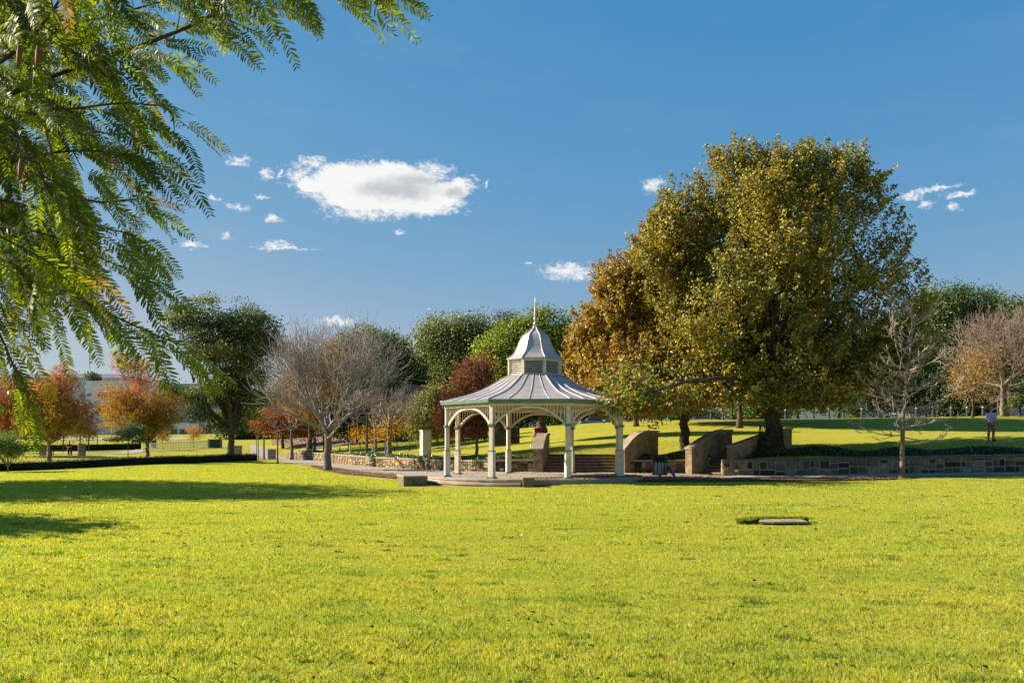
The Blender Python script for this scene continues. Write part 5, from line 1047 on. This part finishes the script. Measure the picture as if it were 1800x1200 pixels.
# playground behind the gazebo
t = empty('playground_tower', G(832, 80), 'wooden playground cubby with coloured posts behind the gazebo posts', 'playground'); wood = cloth('play_wood', (.10, .07, .06))
def pb(name, m, *b): mb = MB(); mb.box(*b); mb.build(name, m, t)
pb('panel', wood, -.55, .3, .95, 1.0, .08, 1.5); pb('panel', wood, 1.2, .3, .8, 1.2, .08, 1.6); pb('roof', cloth('play_roof', (.05, .05, .09)), .2, .2, 2.5, 3.4, 1.3, .12); pb('deck', DARKM, -.3, .2, .85, 2.2, 1.0, .1)
pb('slide', mat('pale_blue_plastic', (.25, .35, .55), rough=.3), -.5, -.5, .35, .5, .9, .12); pb('window', DARKIN, -.75, .255, 1.7, .25, .02, .3); pb('window', DARKIN, -.35, .255, 1.7, .25, .02, .3)
for x, c in ((-1.05, (.5, .25, .02)), (-.9, (.01, .02, .12)), (-.1, (.15, .01, .01)), (.05, (.35, .14, .02)), (.42, (.1, .4, .08)), (.6, (.0, .3, .33)), (1.45, (.5, .22, .02))): mb = MB(); mb.box(x, -.1, -.1, .10, .10, 2.6); mb.build('post', mat('paint_%d' % (x * 100), c, rough=.5), t)
t = empty('low_barrier', G(800, 78), 'dark red low barrier board behind the left gazebo posts', 'barrier'); mb = MB(); mb.box(.6, 0, .55, 4.6, .1, .55); mb.build('board', cloth('maroon', (.10, .015, .02)), t)
for x in (-1.5, .5, 2.6): mb = MB(); mb.box(x, .08, -.1, .1, .06, 1.1); mb.build('post', DARKM, t)
# dark canopy roof in the trees
t = empty('shade_roof', G(742, 92), 'dark pitched shelter roof among the trees left of the gazebo', 'shelter'); mb = MB(); z0 = Zp(700, 92) - t.location.z; z1 = Zp(673, 92) - t.location.z
mb.add([(-2.6, -1.5, z0), (3.4, -1.5, z0 + .1), (3.4, 2.5, z0 + .1), (-2.6, 2.5, z0), (-1.8, .5, z1), (1.8, .5, z1 - .5)], [(0, 1, 5, 4), (1, 2, 5), (2, 3, 4, 5), (3, 0, 4), (3, 2, 1, 0)]); mb.build('roof', mat('black_roof', (.012, .012, .016), rough=.6), t)
for x in (-2.4, 3.2): mb = MB(); mb.box(x, 0, -.1, .14, .14, z0 + .1); mb.build('post', DARKM, t)
# bollards on the ridge
BLM = mat('bollard_timber', (.06, .075, .09), rough=.8, noise=.3, nscale=6)
b0 = None
labs = ['bollard on the ridge %s' % s for s in ('left of the oak trunk nearest the bin', 'second from the left between the oaks', 'just left of the big oak trunk', 'just right of the big oak trunk', 'in front of the white building', 'before the pale shrub', 'right of the pale shrub', 'under the oak behind the slender tree branches', 'left of the slender bare tree trunk', 'right of the slender bare tree trunk', 'behind the slender tree tips', 'left of the orange tree', 'right of the orange tree trunk', 'immediately left of the standing man')]
for px, lab in zip((1250, 1271, 1304, 1381, 1430, 1457, 1483, 1515, 1545, 1611, 1640, 1672, 1700, 1728), labs):
    if b0 is None:
        b0 = empty('bollard', G(px, 91), 'dark timber ' + lab, 'bollard', 'bollards along the ridge'); mb = MB(); mb.lathe(0, 0, [(.12, -.2), (.12, 1.1), (.10, 1.16)], 10); mb.build('post', BLM, b0); mb = MB(); mb.lathe(0, 0, [(.125, .92), (.125, .98)], 10); mb.build('band', WHITEP, b0)
    else: c = copy_tree(b0); c.location = G(px, 91); c['label'] = 'dark timber ' + lab
# sign
t = empty('information_sign', G(1789, 90), 'large blue sign with white panel and lines of writing behind the small dark tree', 'sign'); zt = Zp(699, 90) - t.location.z; BL = mat('sign_blue', (.01, .06, .42), rough=.4)
mb = MB(); mb.box(.35, 0, .05, 2.6, .08, zt); mb.build('board', BL, t); mb = MB(); mb.box(-1.0, 0, -.1, .08, .14, zt - .1); mb.box(1.7, 0, -.1, .08, .14, zt - .1); mb.build('post', WHITEP, t)
mb = MB(); mb.box(.55, -.05, zt * .42, 1.9, .02, zt * .18); mb.build('panel', WHITEP, t); mb = MB(); mb.box(.95, -.05, zt - .02, 1.3, .02, .05); mb.build('edge', WHITEP, t)
mb = MB(); rr = random.Random(3)
for j in range(5):
    x = -.55
    while x < 1.4: w = rr.uniform(.08, .25); mb.box(x + w / 2, -.045, zt * .36 - j * .14, w, .012, .045); x += w + .05
mb.box(-.5, -.045, zt * .72, .4, .012, .07); mb.build('lettering', WHITEP, t)

# ------------------------------------------------------------------ cars, buildings beyond
def car(px, Y, c, lab, rz=0, van=False, z=None):
    t = empty('parked_car', G(px, Y), lab, 'van' if van else 'car', 'vehicles parked beyond the ridge', rz); pm = mat('car_%.2f_%.2f_%.2f' % c, c, rough=.25, spec=.6); L, W = (4.4, 1.75); mb = MB()
    Mx = Matrix.Identity(4)
    low = [(-2.2, .3), (-2.2, .75), (-2.05, .88), (-.9 if not van else -1.9, .95), (2.0 if van else 1.5, .95), (2.15, .85), (2.2, .3)]
    mb.prism(low, -W / 2, W / 2); mb.build('body', pm, t, bevel=.05); hh = 1.95 if van else 1.45
    mb = MB(); gl = MATS.get('car_glass') or mat('car_glass', (.02, .025, .03), rough=.08, spec=.8); cab = [(-1.1, .95), (-.55, hh - .06), (1.0, hh - .06), (1.55, .95)] if not van else [(-1.7, .95), (-1.1, hh - .06), (2.0, hh - .06), (2.05, .95)]
    mb.prism(cab, -W / 2 + .09, W / 2 - .09); mb.build('windows', gl, t); mb = MB(); x0, x1 = cab[1][0], cab[2][0]; mb.prism([(x0 - .02, hh - .06), (x0 + .15, hh), (x1 - .12, hh), (x1 + .02, hh - .06)], -W / 2 + .07, W / 2 - .07); mb.build('roof', pm, t)
    for x in (-1.35, 1.35):
        for y in (-1, 1):
            mb = MB(); mb.tube([(x, y * (W / 2 - .2), .31), (x, y * (W / 2 + .01), .31)], .31, 16); w = mb.build('wheel', DARKIN, t); mb = MB(); mb.tube([(x, y * (W / 2 + .005), .31), (x, y * (W / 2 + .02), .31)], .18, 12); mb.build('rim', STEEL, w)
    for y in (-.6, .6): mb = MB(); mb.box(2.2, y, .62, .03, .3, .14); mb.build('tail_light', mat('tail_red', (.5, .02, .02), rough=.3), t); mb = MB(); mb.box(-2.2, y, .6, .03, .3, .14); mb.build('headlight', WHITEP, t)
    return t
for px, Y, c, lab, rz in ((1152, 140, (.6, .62, .65), 'white parked car between the dark bollards under the oak', .1), (1100, 150, (.7, .7, .7), 'white parked car behind the right gazebo post', .5), (1075, 138, (.03, .05, .08), 'dark parked car seen under the orange oak', 1.2), (1122, 160, (.5, .52, .55), 'silver parked car behind the orange oak leaves', -.4), (1040, 150, (.1, .2, .45), 'blue parked car seen through the right gazebo arch', .2),
                          (1225, 160, (.45, .03, .03), 'red parked car right of the middle oak trunk', .2), (1240, 150, (.2, .22, .25), 'grey parked car beside the red car', -.3), (1290, 165, (.5, .04, .03), 'red vehicle near the pinkish building under the big oak', .1), (905, 150, (.65, .67, .7), 'white parked car seen above the hedge through the gazebo', .3), (1000, 145, (.7, .7, .68), 'pale parked car left of the orange oak trunk gap', 1.4)):
    car(px, Y, c, lab, rz)
def building(lab, px0, px1, ptop, Y, depth, wallc, windows=(), roof=None, rz=0, bands=0, name='building'):
    x0, x1 = X(px0, Y), X(px1, Y); cx = (x0 + x1) / 2; z = H(cx, Y); t = empty(name, (cx, Y, z), lab, 'building', None, rz); h = Zp(ptop, Y) - z; w = x1 - x0
    wm = mat('render_%.2f_%.2f_%.2f' % wallc, wallc, rough=.8, noise=.12, nscale=.4); mb = MB(); mb.box(0, depth / 2, -1, w, depth, h + 1); mb.build('wall', wm, t)
    if roof:
        mb = MB(); mb.box(0, depth / 2, h + .003, w * 1.03, depth * 1.03, roof[0], top=roof[1]); mb.build('roof', mat('roof_%.2f_%.2f' % roof[2][:2], roof[2], rough=.6), t)
    else: mb = MB(); mb.box(0, depth / 2, h + .003, w + .3, depth + .3, .3); mb.build('parapet', wm, t)
    for i, (a, b, c_, d) in enumerate(windows):
        xa, xb, za, zb_ = X(a, Y) - cx, X(b, Y) - cx, Zp(d, Y) - z, Zp(c_, Y) - z
        mb = MB(); mb.box((xa + xb) / 2, -.05, za - .1, xb - xa + .3, .12, zb_ - za + .2); f = mb.build('window', wm, t); mb = MB(); mb.box((xa + xb) / 2, -.12, za, xb - xa, .04, zb_ - za); mb.build('pane', mat('dark_pane', (.03, .04, .06), rough=.15, spec=.7), f)
    return t
building('long white building behind the big oak trunk beyond the ridge', 1372, 1475, 714, 200, 14, (.62, .64, .70), [(1395, 1402, 720, 726), (1440, 1452, 719, 726)], roof=(1.2, .8, (.35, .37, .42)))
building('white blue building with dark window strip right of the long white one', 1452, 1560, 713, 215, 14, (.40, .45, .52), [(1462, 1476, 717, 720), (1500, 1512, 718, 724)])
building('low pinkish white shed beyond the bollards between the oaks', 1236, 1330, 722, 210, 12, (.62, .52, .46), [(1262, 1272, 727, 732), (1282, 1292, 726, 733)], roof=(1.5, .75, (.5, .42, .4)))
building('pale house with low roof behind the parked cars', 1010, 1150, 722, 240, 14, (.55, .55, .55), [(1040, 1052, 728, 734), (1075, 1090, 728, 734), (1110, 1125, 728, 734)], roof=(2, .7, (.3, .3, .33)))
building('white modern building seen between the two autumn trees', 151, 240, 671, 250, 20, (.60, .64, .72), [(153, 160, 692, 696), (172, 196, 690, 698), (170, 200, 712, 722), (153, 158, 716, 724)])
building('wide grey blue roofed hall behind the autumn trees on the left', -60, 215, 664, 300, 24, (.32, .36, .44), [(60, 90, 680, 690), (100, 130, 680, 690), (10, 40, 680, 690)], roof=(1.4, .9, (.20, .24, .32)))
building('blue grey building with white edge behind the dark green tree', 298, 380, 676, 260, 18, (.30, .38, .52), [(330, 340, 700, 712), (355, 366, 700, 712)])
building('low white building with dark openings beyond the far grass', 284, 402, 745, 220, 12, (.58, .60, .64), [(300, 312, 754, 765), (316, 330, 754, 765), (350, 372, 752, 762)])
building('pale grey wall building at the left edge behind the orange tree', -120, 110, 715, 240, 14, (.5, .5, .52), [(20, 40, 725, 735), (60, 80, 725, 735)])
t = Tree('rooftop_shrub', 'round grey green tree above the white modern building', 163, 255); t.trunk(8, .4, BARK_D); t.crown([t.blob(163, 667, 12, 7)], 60, 30, .6, pal([(.10, .13, .07), (.14, .17, .09)]), 121, clr=1.4, bark=BARK_D, nlimb=4, limb_r=.1)
# far tree belts closing the horizon, each tree its own
for i, (px, top, rx, Y, cols) in enumerate(((-40, 712, 60, 150, DKG), (430, 725, 45, 150, DKG), (470, 700, 45, 165, [(.10, .12, .05), (.2, .14, .04)]), (560, 720, 60, 150, DKG), (1000, 712, 55, 185, DKG), (1110, 716, 50, 190, DKG), (1200, 712, 60, 185, [(.09, .12, .04), (.13, .16, .05)]), (1330, 700, 50, 180, DKG), (1860, 660, 80, 150, DKG), (1440, 690, 60, 240, DKG))):
    bgtree(['far dark tree behind the left shrub', 'far dark tree right of the large dark green tree', 'far olive tree between the dark tree and bare tree', 'far dark tree behind the standing people', 'far dark tree behind the stair wall trunk', 'far dark tree behind the parked cars', 'far olive tree behind the middle oak trunk', 'far dark tree left of the white building', 'far dark tree beyond the blue sign', 'far dark tree behind the white building'][i],
           px, Y, [(px, top + 14, rx, 16), (px + 12, top + 22, rx * .9, 14), (px - 15, top + 24, rx * .8, 12)], 260, 40, .5, cols, 200 + i, th=2.5, tr=.25, clr=2.2, nlimb=5, group='trees far beyond the park')

# ------------------------------------------------------------------ overhanging tree with feathery compound leaves, close on the left
def overhang():
    t = empty('overhanging_tree', (-3.6, 3.4, 0), 'tree at the left edge with feathery compound leaves hanging over the view', 'tree'); O = np.array([-3.6, 3.4, 0.]); rg = np.random.default_rng(77)
    mb = MB(); mb.tube([(0, 0, -.1), (.05, 0, 1.2), (-.05, .05, 2.2), (.1, 0, 3.2), (.2, 0, 4.2)], [.22, .18, .15, .11, .06], 12); mb.build('trunk', BARK_D, t, smooth=True)
    def W(px, py, Y): return np.array([X(px, Y), Y, Zp(py, Y)]) - O
    BR = [  # polyline (px, py, Y), radius, frond spacing, spread of side twigs
        ([(-420, 420, 3.5), (-150, 240, 3.4), (95, 132, 3.3), (200, 96, 3.25), (300, 62, 3.2), (370, 30, 3.2), (470, -30, 3.2), (600, -70, 3.2), (690, -60, 3.2)], .014, .040, .16),
        ([(-300, 300, 3.2), (-60, 150, 3.1), (60, 70, 3.0), (100, 10, 3.0), (140, -60, 3.0)], .012, .05, .2),
        ([(-350, 350, 3.3), (-60, 230, 3.2), (60, 195, 3.1), (160, 190, 3.0), (225, 175, 3.0), (285, 182, 3.0), (305, 205, 3.0)], .009, .032, .14),
        ([(-350, 420, 3.2), (-40, 290, 3.2), (80, 270, 3.1), (170, 260, 3.1), (225, 272, 3.1), (262, 290, 3.1)], .009, .030, .16),
        ([(-350, 450, 3.0), (-60, 340, 3.1), (70, 365, 3.0), (150, 395, 3.0), (205, 405, 3.0), (240, 415, 3.0)], .009, .032, .16),
        ([(-350, 520, 2.9), (-60, 400, 2.9), (70, 400, 2.9), (150, 442, 2.9), (210, 470, 2.9), (258, 486, 2.9)], .006, .07, .05),
        ([(-350, 560, 2.8), (-60, 430, 2.8), (50, 470, 2.7), (120, 520, 2.7), (185, 545, 2.6), (235, 575, 2.6), (275, 590, 2.6), (318, 606, 2.6)], .008, .032, .07),
        ([(-350, 640, 2.9), (-80, 480, 2.9), (-10, 560, 2.9), (25, 640, 2.9), (38, 690, 2.9)], .008, .035, .08),
        ([(-300, 60, 3.6), (0, 30, 3.6), (150, 40, 3.6), (260, 10, 3.5), (360, -20, 3.5)], .01, .035, .18),
        ([(-300, 150, 4.2), (0, 130, 4.2), (110, 200, 4.1), (180, 240, 4.0), (230, 235, 4.0)], .012, .04, .22),
        ([(-300, 250, 4.0), (0, 260, 4.0), (90, 330, 3.9), (170, 360, 3.8), (240, 350, 3.8)], .012, .036, .22),
        ([(-300, 330, 3.6), (-20, 350, 3.6), (60, 430, 3.5), (110, 480, 3.5)], .01, .03, .2),
        ([(-300, 420, 2.6), (-60, 380, 2.6), (10, 420, 2.6), (60, 450, 2.6), (110, 470, 2.6)], .008, .035, .1),
        ([(-300, -60, 3.0), (0, -50, 3.0), (200, -60, 3.0), (360, -30, 3.0), (480, -22, 3.0), (560, -25, 3.0), (655, -30, 3.0)], .01, .035, .06),
        ([(-300, 350, 4.8), (0, 120, 4.8), (60, 160, 4.7), (100, 300, 4.6), (60, 420, 4.5)], .016, .035, .35),
        ([(-300, 200, 3.0), (-80, 180, 3.0), (20, 230, 2.9), (70, 300, 2.8), (100, 360, 2.8)], .009, .035, .2),
        ([(-350, 300, 4.5), (-80, 400, 4.5), (-10, 500, 4.4), (10, 560, 4.4)], .01, .04, .15),
        ([(-350, 260, 3.9), (-40, 200, 3.9), (60, 250, 3.8), (120, 330, 3.8), (150, 420, 3.8)], .011, .03, .2),
        ([(-350, 160, 4.4), (-60, 90, 4.4), (80, 110, 4.3), (190, 130, 4.3), (270, 110, 4.3)], .011, .034, .22),
        ([(-350, 400, 3.7), (-60, 350, 3.7), (30, 420, 3.6), (60, 520, 3.6)], .010, .03, .22),
        ([(-350, 30, 3.3), (-60, -20, 3.3), (80, 20, 3.2), (160, 60, 3.2), (210, 150, 3.2)], .009, .035, .16),
        ([(-500, 100, 3.8), (-250, 80, 3.8), (-60, 150, 3.8)], .012, .02, .4), ([(-500, 350, 3.4), (-250, 380, 3.4), (-60, 440, 3.4)], .012, .02, .4)]
    base, d0, ln = [], [], []; P0, P1, R0, R1 = [], [], [], []
    for pts, r, sp, side in BR:
        Q = np.array([W(*p) for p in pts]); dd = np.concatenate([[0], np.cumsum(np.linalg.norm(np.diff(Q, axis=0), axis=1))]); n = max(8, int(dd[-1] / .05)); s = np.linspace(0, dd[-1], n)
        C = np.stack([np.interp(s, dd, Q[:, i]) for i in range(3)], 1); k = 5; ker = np.ones(k) / k
        C[2:-2] = np.stack([np.convolve(C[:, i], ker, 'valid') for i in range(3)], 1)
        P0.append(C[:-1]); P1.append(C[1:]); rr = r * (1 - .75 * np.arange(n) / n); R0.append(rr[:-1]); R1.append(rr[1:])
        m = int(dd[-1] / (sp * 1.12))
        for j in range(m):
            u = (j + rg.random()) / m
            if u < .12 and rg.random() < .5: continue
            i = min(int(u * (n - 1)), n - 2); p = C[i] * (1 - (u * (n - 1) - i)) + C[i + 1] * (u * (n - 1) - i); tan = unit(C[i + 1] - C[i])
            a = rg.uniform(0, 2 * math.pi); o = unit(np.cross(tan, [0, 0, 1])) * math.cos(a) + np.array([0, 0, 1]) * math.sin(a) * .6
            # short side twig then one to three compound leaves
            tl = rg.uniform(.1, 1) * side; e = p + (o * .8 + tan * .5 + np.array([0, 0, -.25])) * tl
            if tl > .03: P0.append(p[None]); P1.append(e[None]); R0.append(np.array([.0025])); R1.append(np.array([.0015]))
            for q in range(1 if rg.random() < .45 else 2 if side < .12 else 3):
                base.append(e); d0.append(unit(o * rg.uniform(.1, .5) + tan * rg.uniform(.4, 1.2) + rg.normal(size=3) * .2 + np.array([.12, -.05, -.4]))); ln.append(rg.uniform(.15, .26))
        base.append(C[-1]); d0.append(unit(C[-1] - C[-3] + np.array([0, 0, -.02]))); ln.append(.2)
    for i in range(560):   # the rest of the crown, left of the frame and deeper in the left edge mass
        y = rg.uniform(2.6, 5.2); x = rg.uniform(-5.2, -.60 * y - .05) if i < 300 else rg.uniform(-.60 * y, -.60 * y + .10 * y); z = rg.uniform(1.9, 4.6) if i < 300 else rg.uniform(2.3 + .22 * y, 4.2)
        base.append(np.array([x, y, z]) - O); d0.append(unit(rg.normal(size=3) + np.array([.4, 0, -.6]))); ln.append(rg.uniform(.14, .26))
    V, fs = segs(np.concatenate(P0), np.concatenate(P1), np.concatenate(R0), np.concatenate(R1), 6); npmesh('branches', V, fs, BARK_D, t, smooth=True)
    B, D, Ln = np.array(base), np.array(d0), np.array(ln); n = len(B); M = 19; g = np.array([0, 0, -1.])
    g2 = rg.uniform(.3, 1.3, n)[:, None]; ref = unit(rg.normal(size=(n, 3)) + np.array([0, -1.4, .3])); pos = B + D * .02; nodes, dirs = [], []; d = D
    for i in range(M): nodes.append(pos); dirs.append(d); pos = pos + d * (Ln / M)[:, None]; d = unit(d + g * g2 / M)
    nodes = np.stack(nodes, 1); dirs = np.stack(dirs, 1)
    V, fs = segs(nodes[:, :-1].reshape(-1, 3), nodes[:, 1:].reshape(-1, 3), np.full(n * (M - 1), .0009), np.full(n * (M - 1), .0007), 3); npmesh('leaf_stalks', V, fs, mat('green_stalk', (.10, .13, .03)), t)
    N_ = unit(ref[:, None] - dirs * (ref[:, None] * dirs).sum(-1, keepdims=True)); S = np.cross(dirs, N_); idx = np.arange(1, M); out = []; colr = []
    cols = np.array([(.085, .12, .012), (.13, .165, .014), (.05, .075, .014), (.17, .20, .016), (.25, .22, .02)]); fc_ = cols[rg.choice(5, n, p=[.32, .3, .22, .11, .05])]; fc_[rg.random(n) < .014] = (.20, .12, .035)
    prof = np.interp(idx / M, [0, .15, .7, 1], [.55, 1, .95, .5])
    for sg in (-1, 1):
        o = nodes[:, idx]; dirr = unit(S[:, idx] * sg * .85 + dirs[:, idx] * .55 + g * .12 + rg.normal(size=(n, M - 1, 3)) * .12); L = (.0275 * (Ln / .19)[:, None] * prof[None] * rg.uniform(.85, 1.15, (n, M - 1)))[..., None]
        nn = unit(N_[:, idx] + rg.normal(size=(n, M - 1, 3)) * .25); wv = unit(np.cross(dirr, nn)) * L * .115; dn = nn * L * -.10
        q = np.stack([o, o + dirr * L * .3 + wv, o + dirr * L * .72 + wv * .9 + dn * .5, o + dirr * L + dn, o + dirr * L * .72 - wv * .9 + dn * .5, o + dirr * L * .3 - wv], 2); keep = rg.random((n, M - 1)) > .03; q = q[keep]; out.append(q.reshape(-1, 6, 3)); colr.append(np.broadcast_to(fc_[:, None], (n, M - 1, 3))[keep])
    Q = np.concatenate(out); C = np.concatenate(colr) * rg.uniform(.8, 1.2, (len(Q), 1)); npmesh('crown', Q.reshape(-1, 3), np.arange(len(Q) * 6).reshape(-1, 6), mat('feather_leaf', attr=True, transl=.5, rough=.5, spec=.3, trv=2.3), t, colr=C)
    # brown seed pods
    for i in range(16): mb = MB(); p = W(rg.uniform(-20, 75), rg.uniform(40, 380), rg.uniform(2.7, 3.6)); mb.tube([p, p + np.array([.004, 0, -.02]), p + np.array([.002, 0, -.045]), p + np.array([-.004, .0, -.07])], [.002, .009, .008, .002], 7); mb.build('seed_pod', mat('pod', (.14, .06, .025), rough=.7), t, smooth=True)
    return n
overhang()
# ------------------------------------------------------------------ end
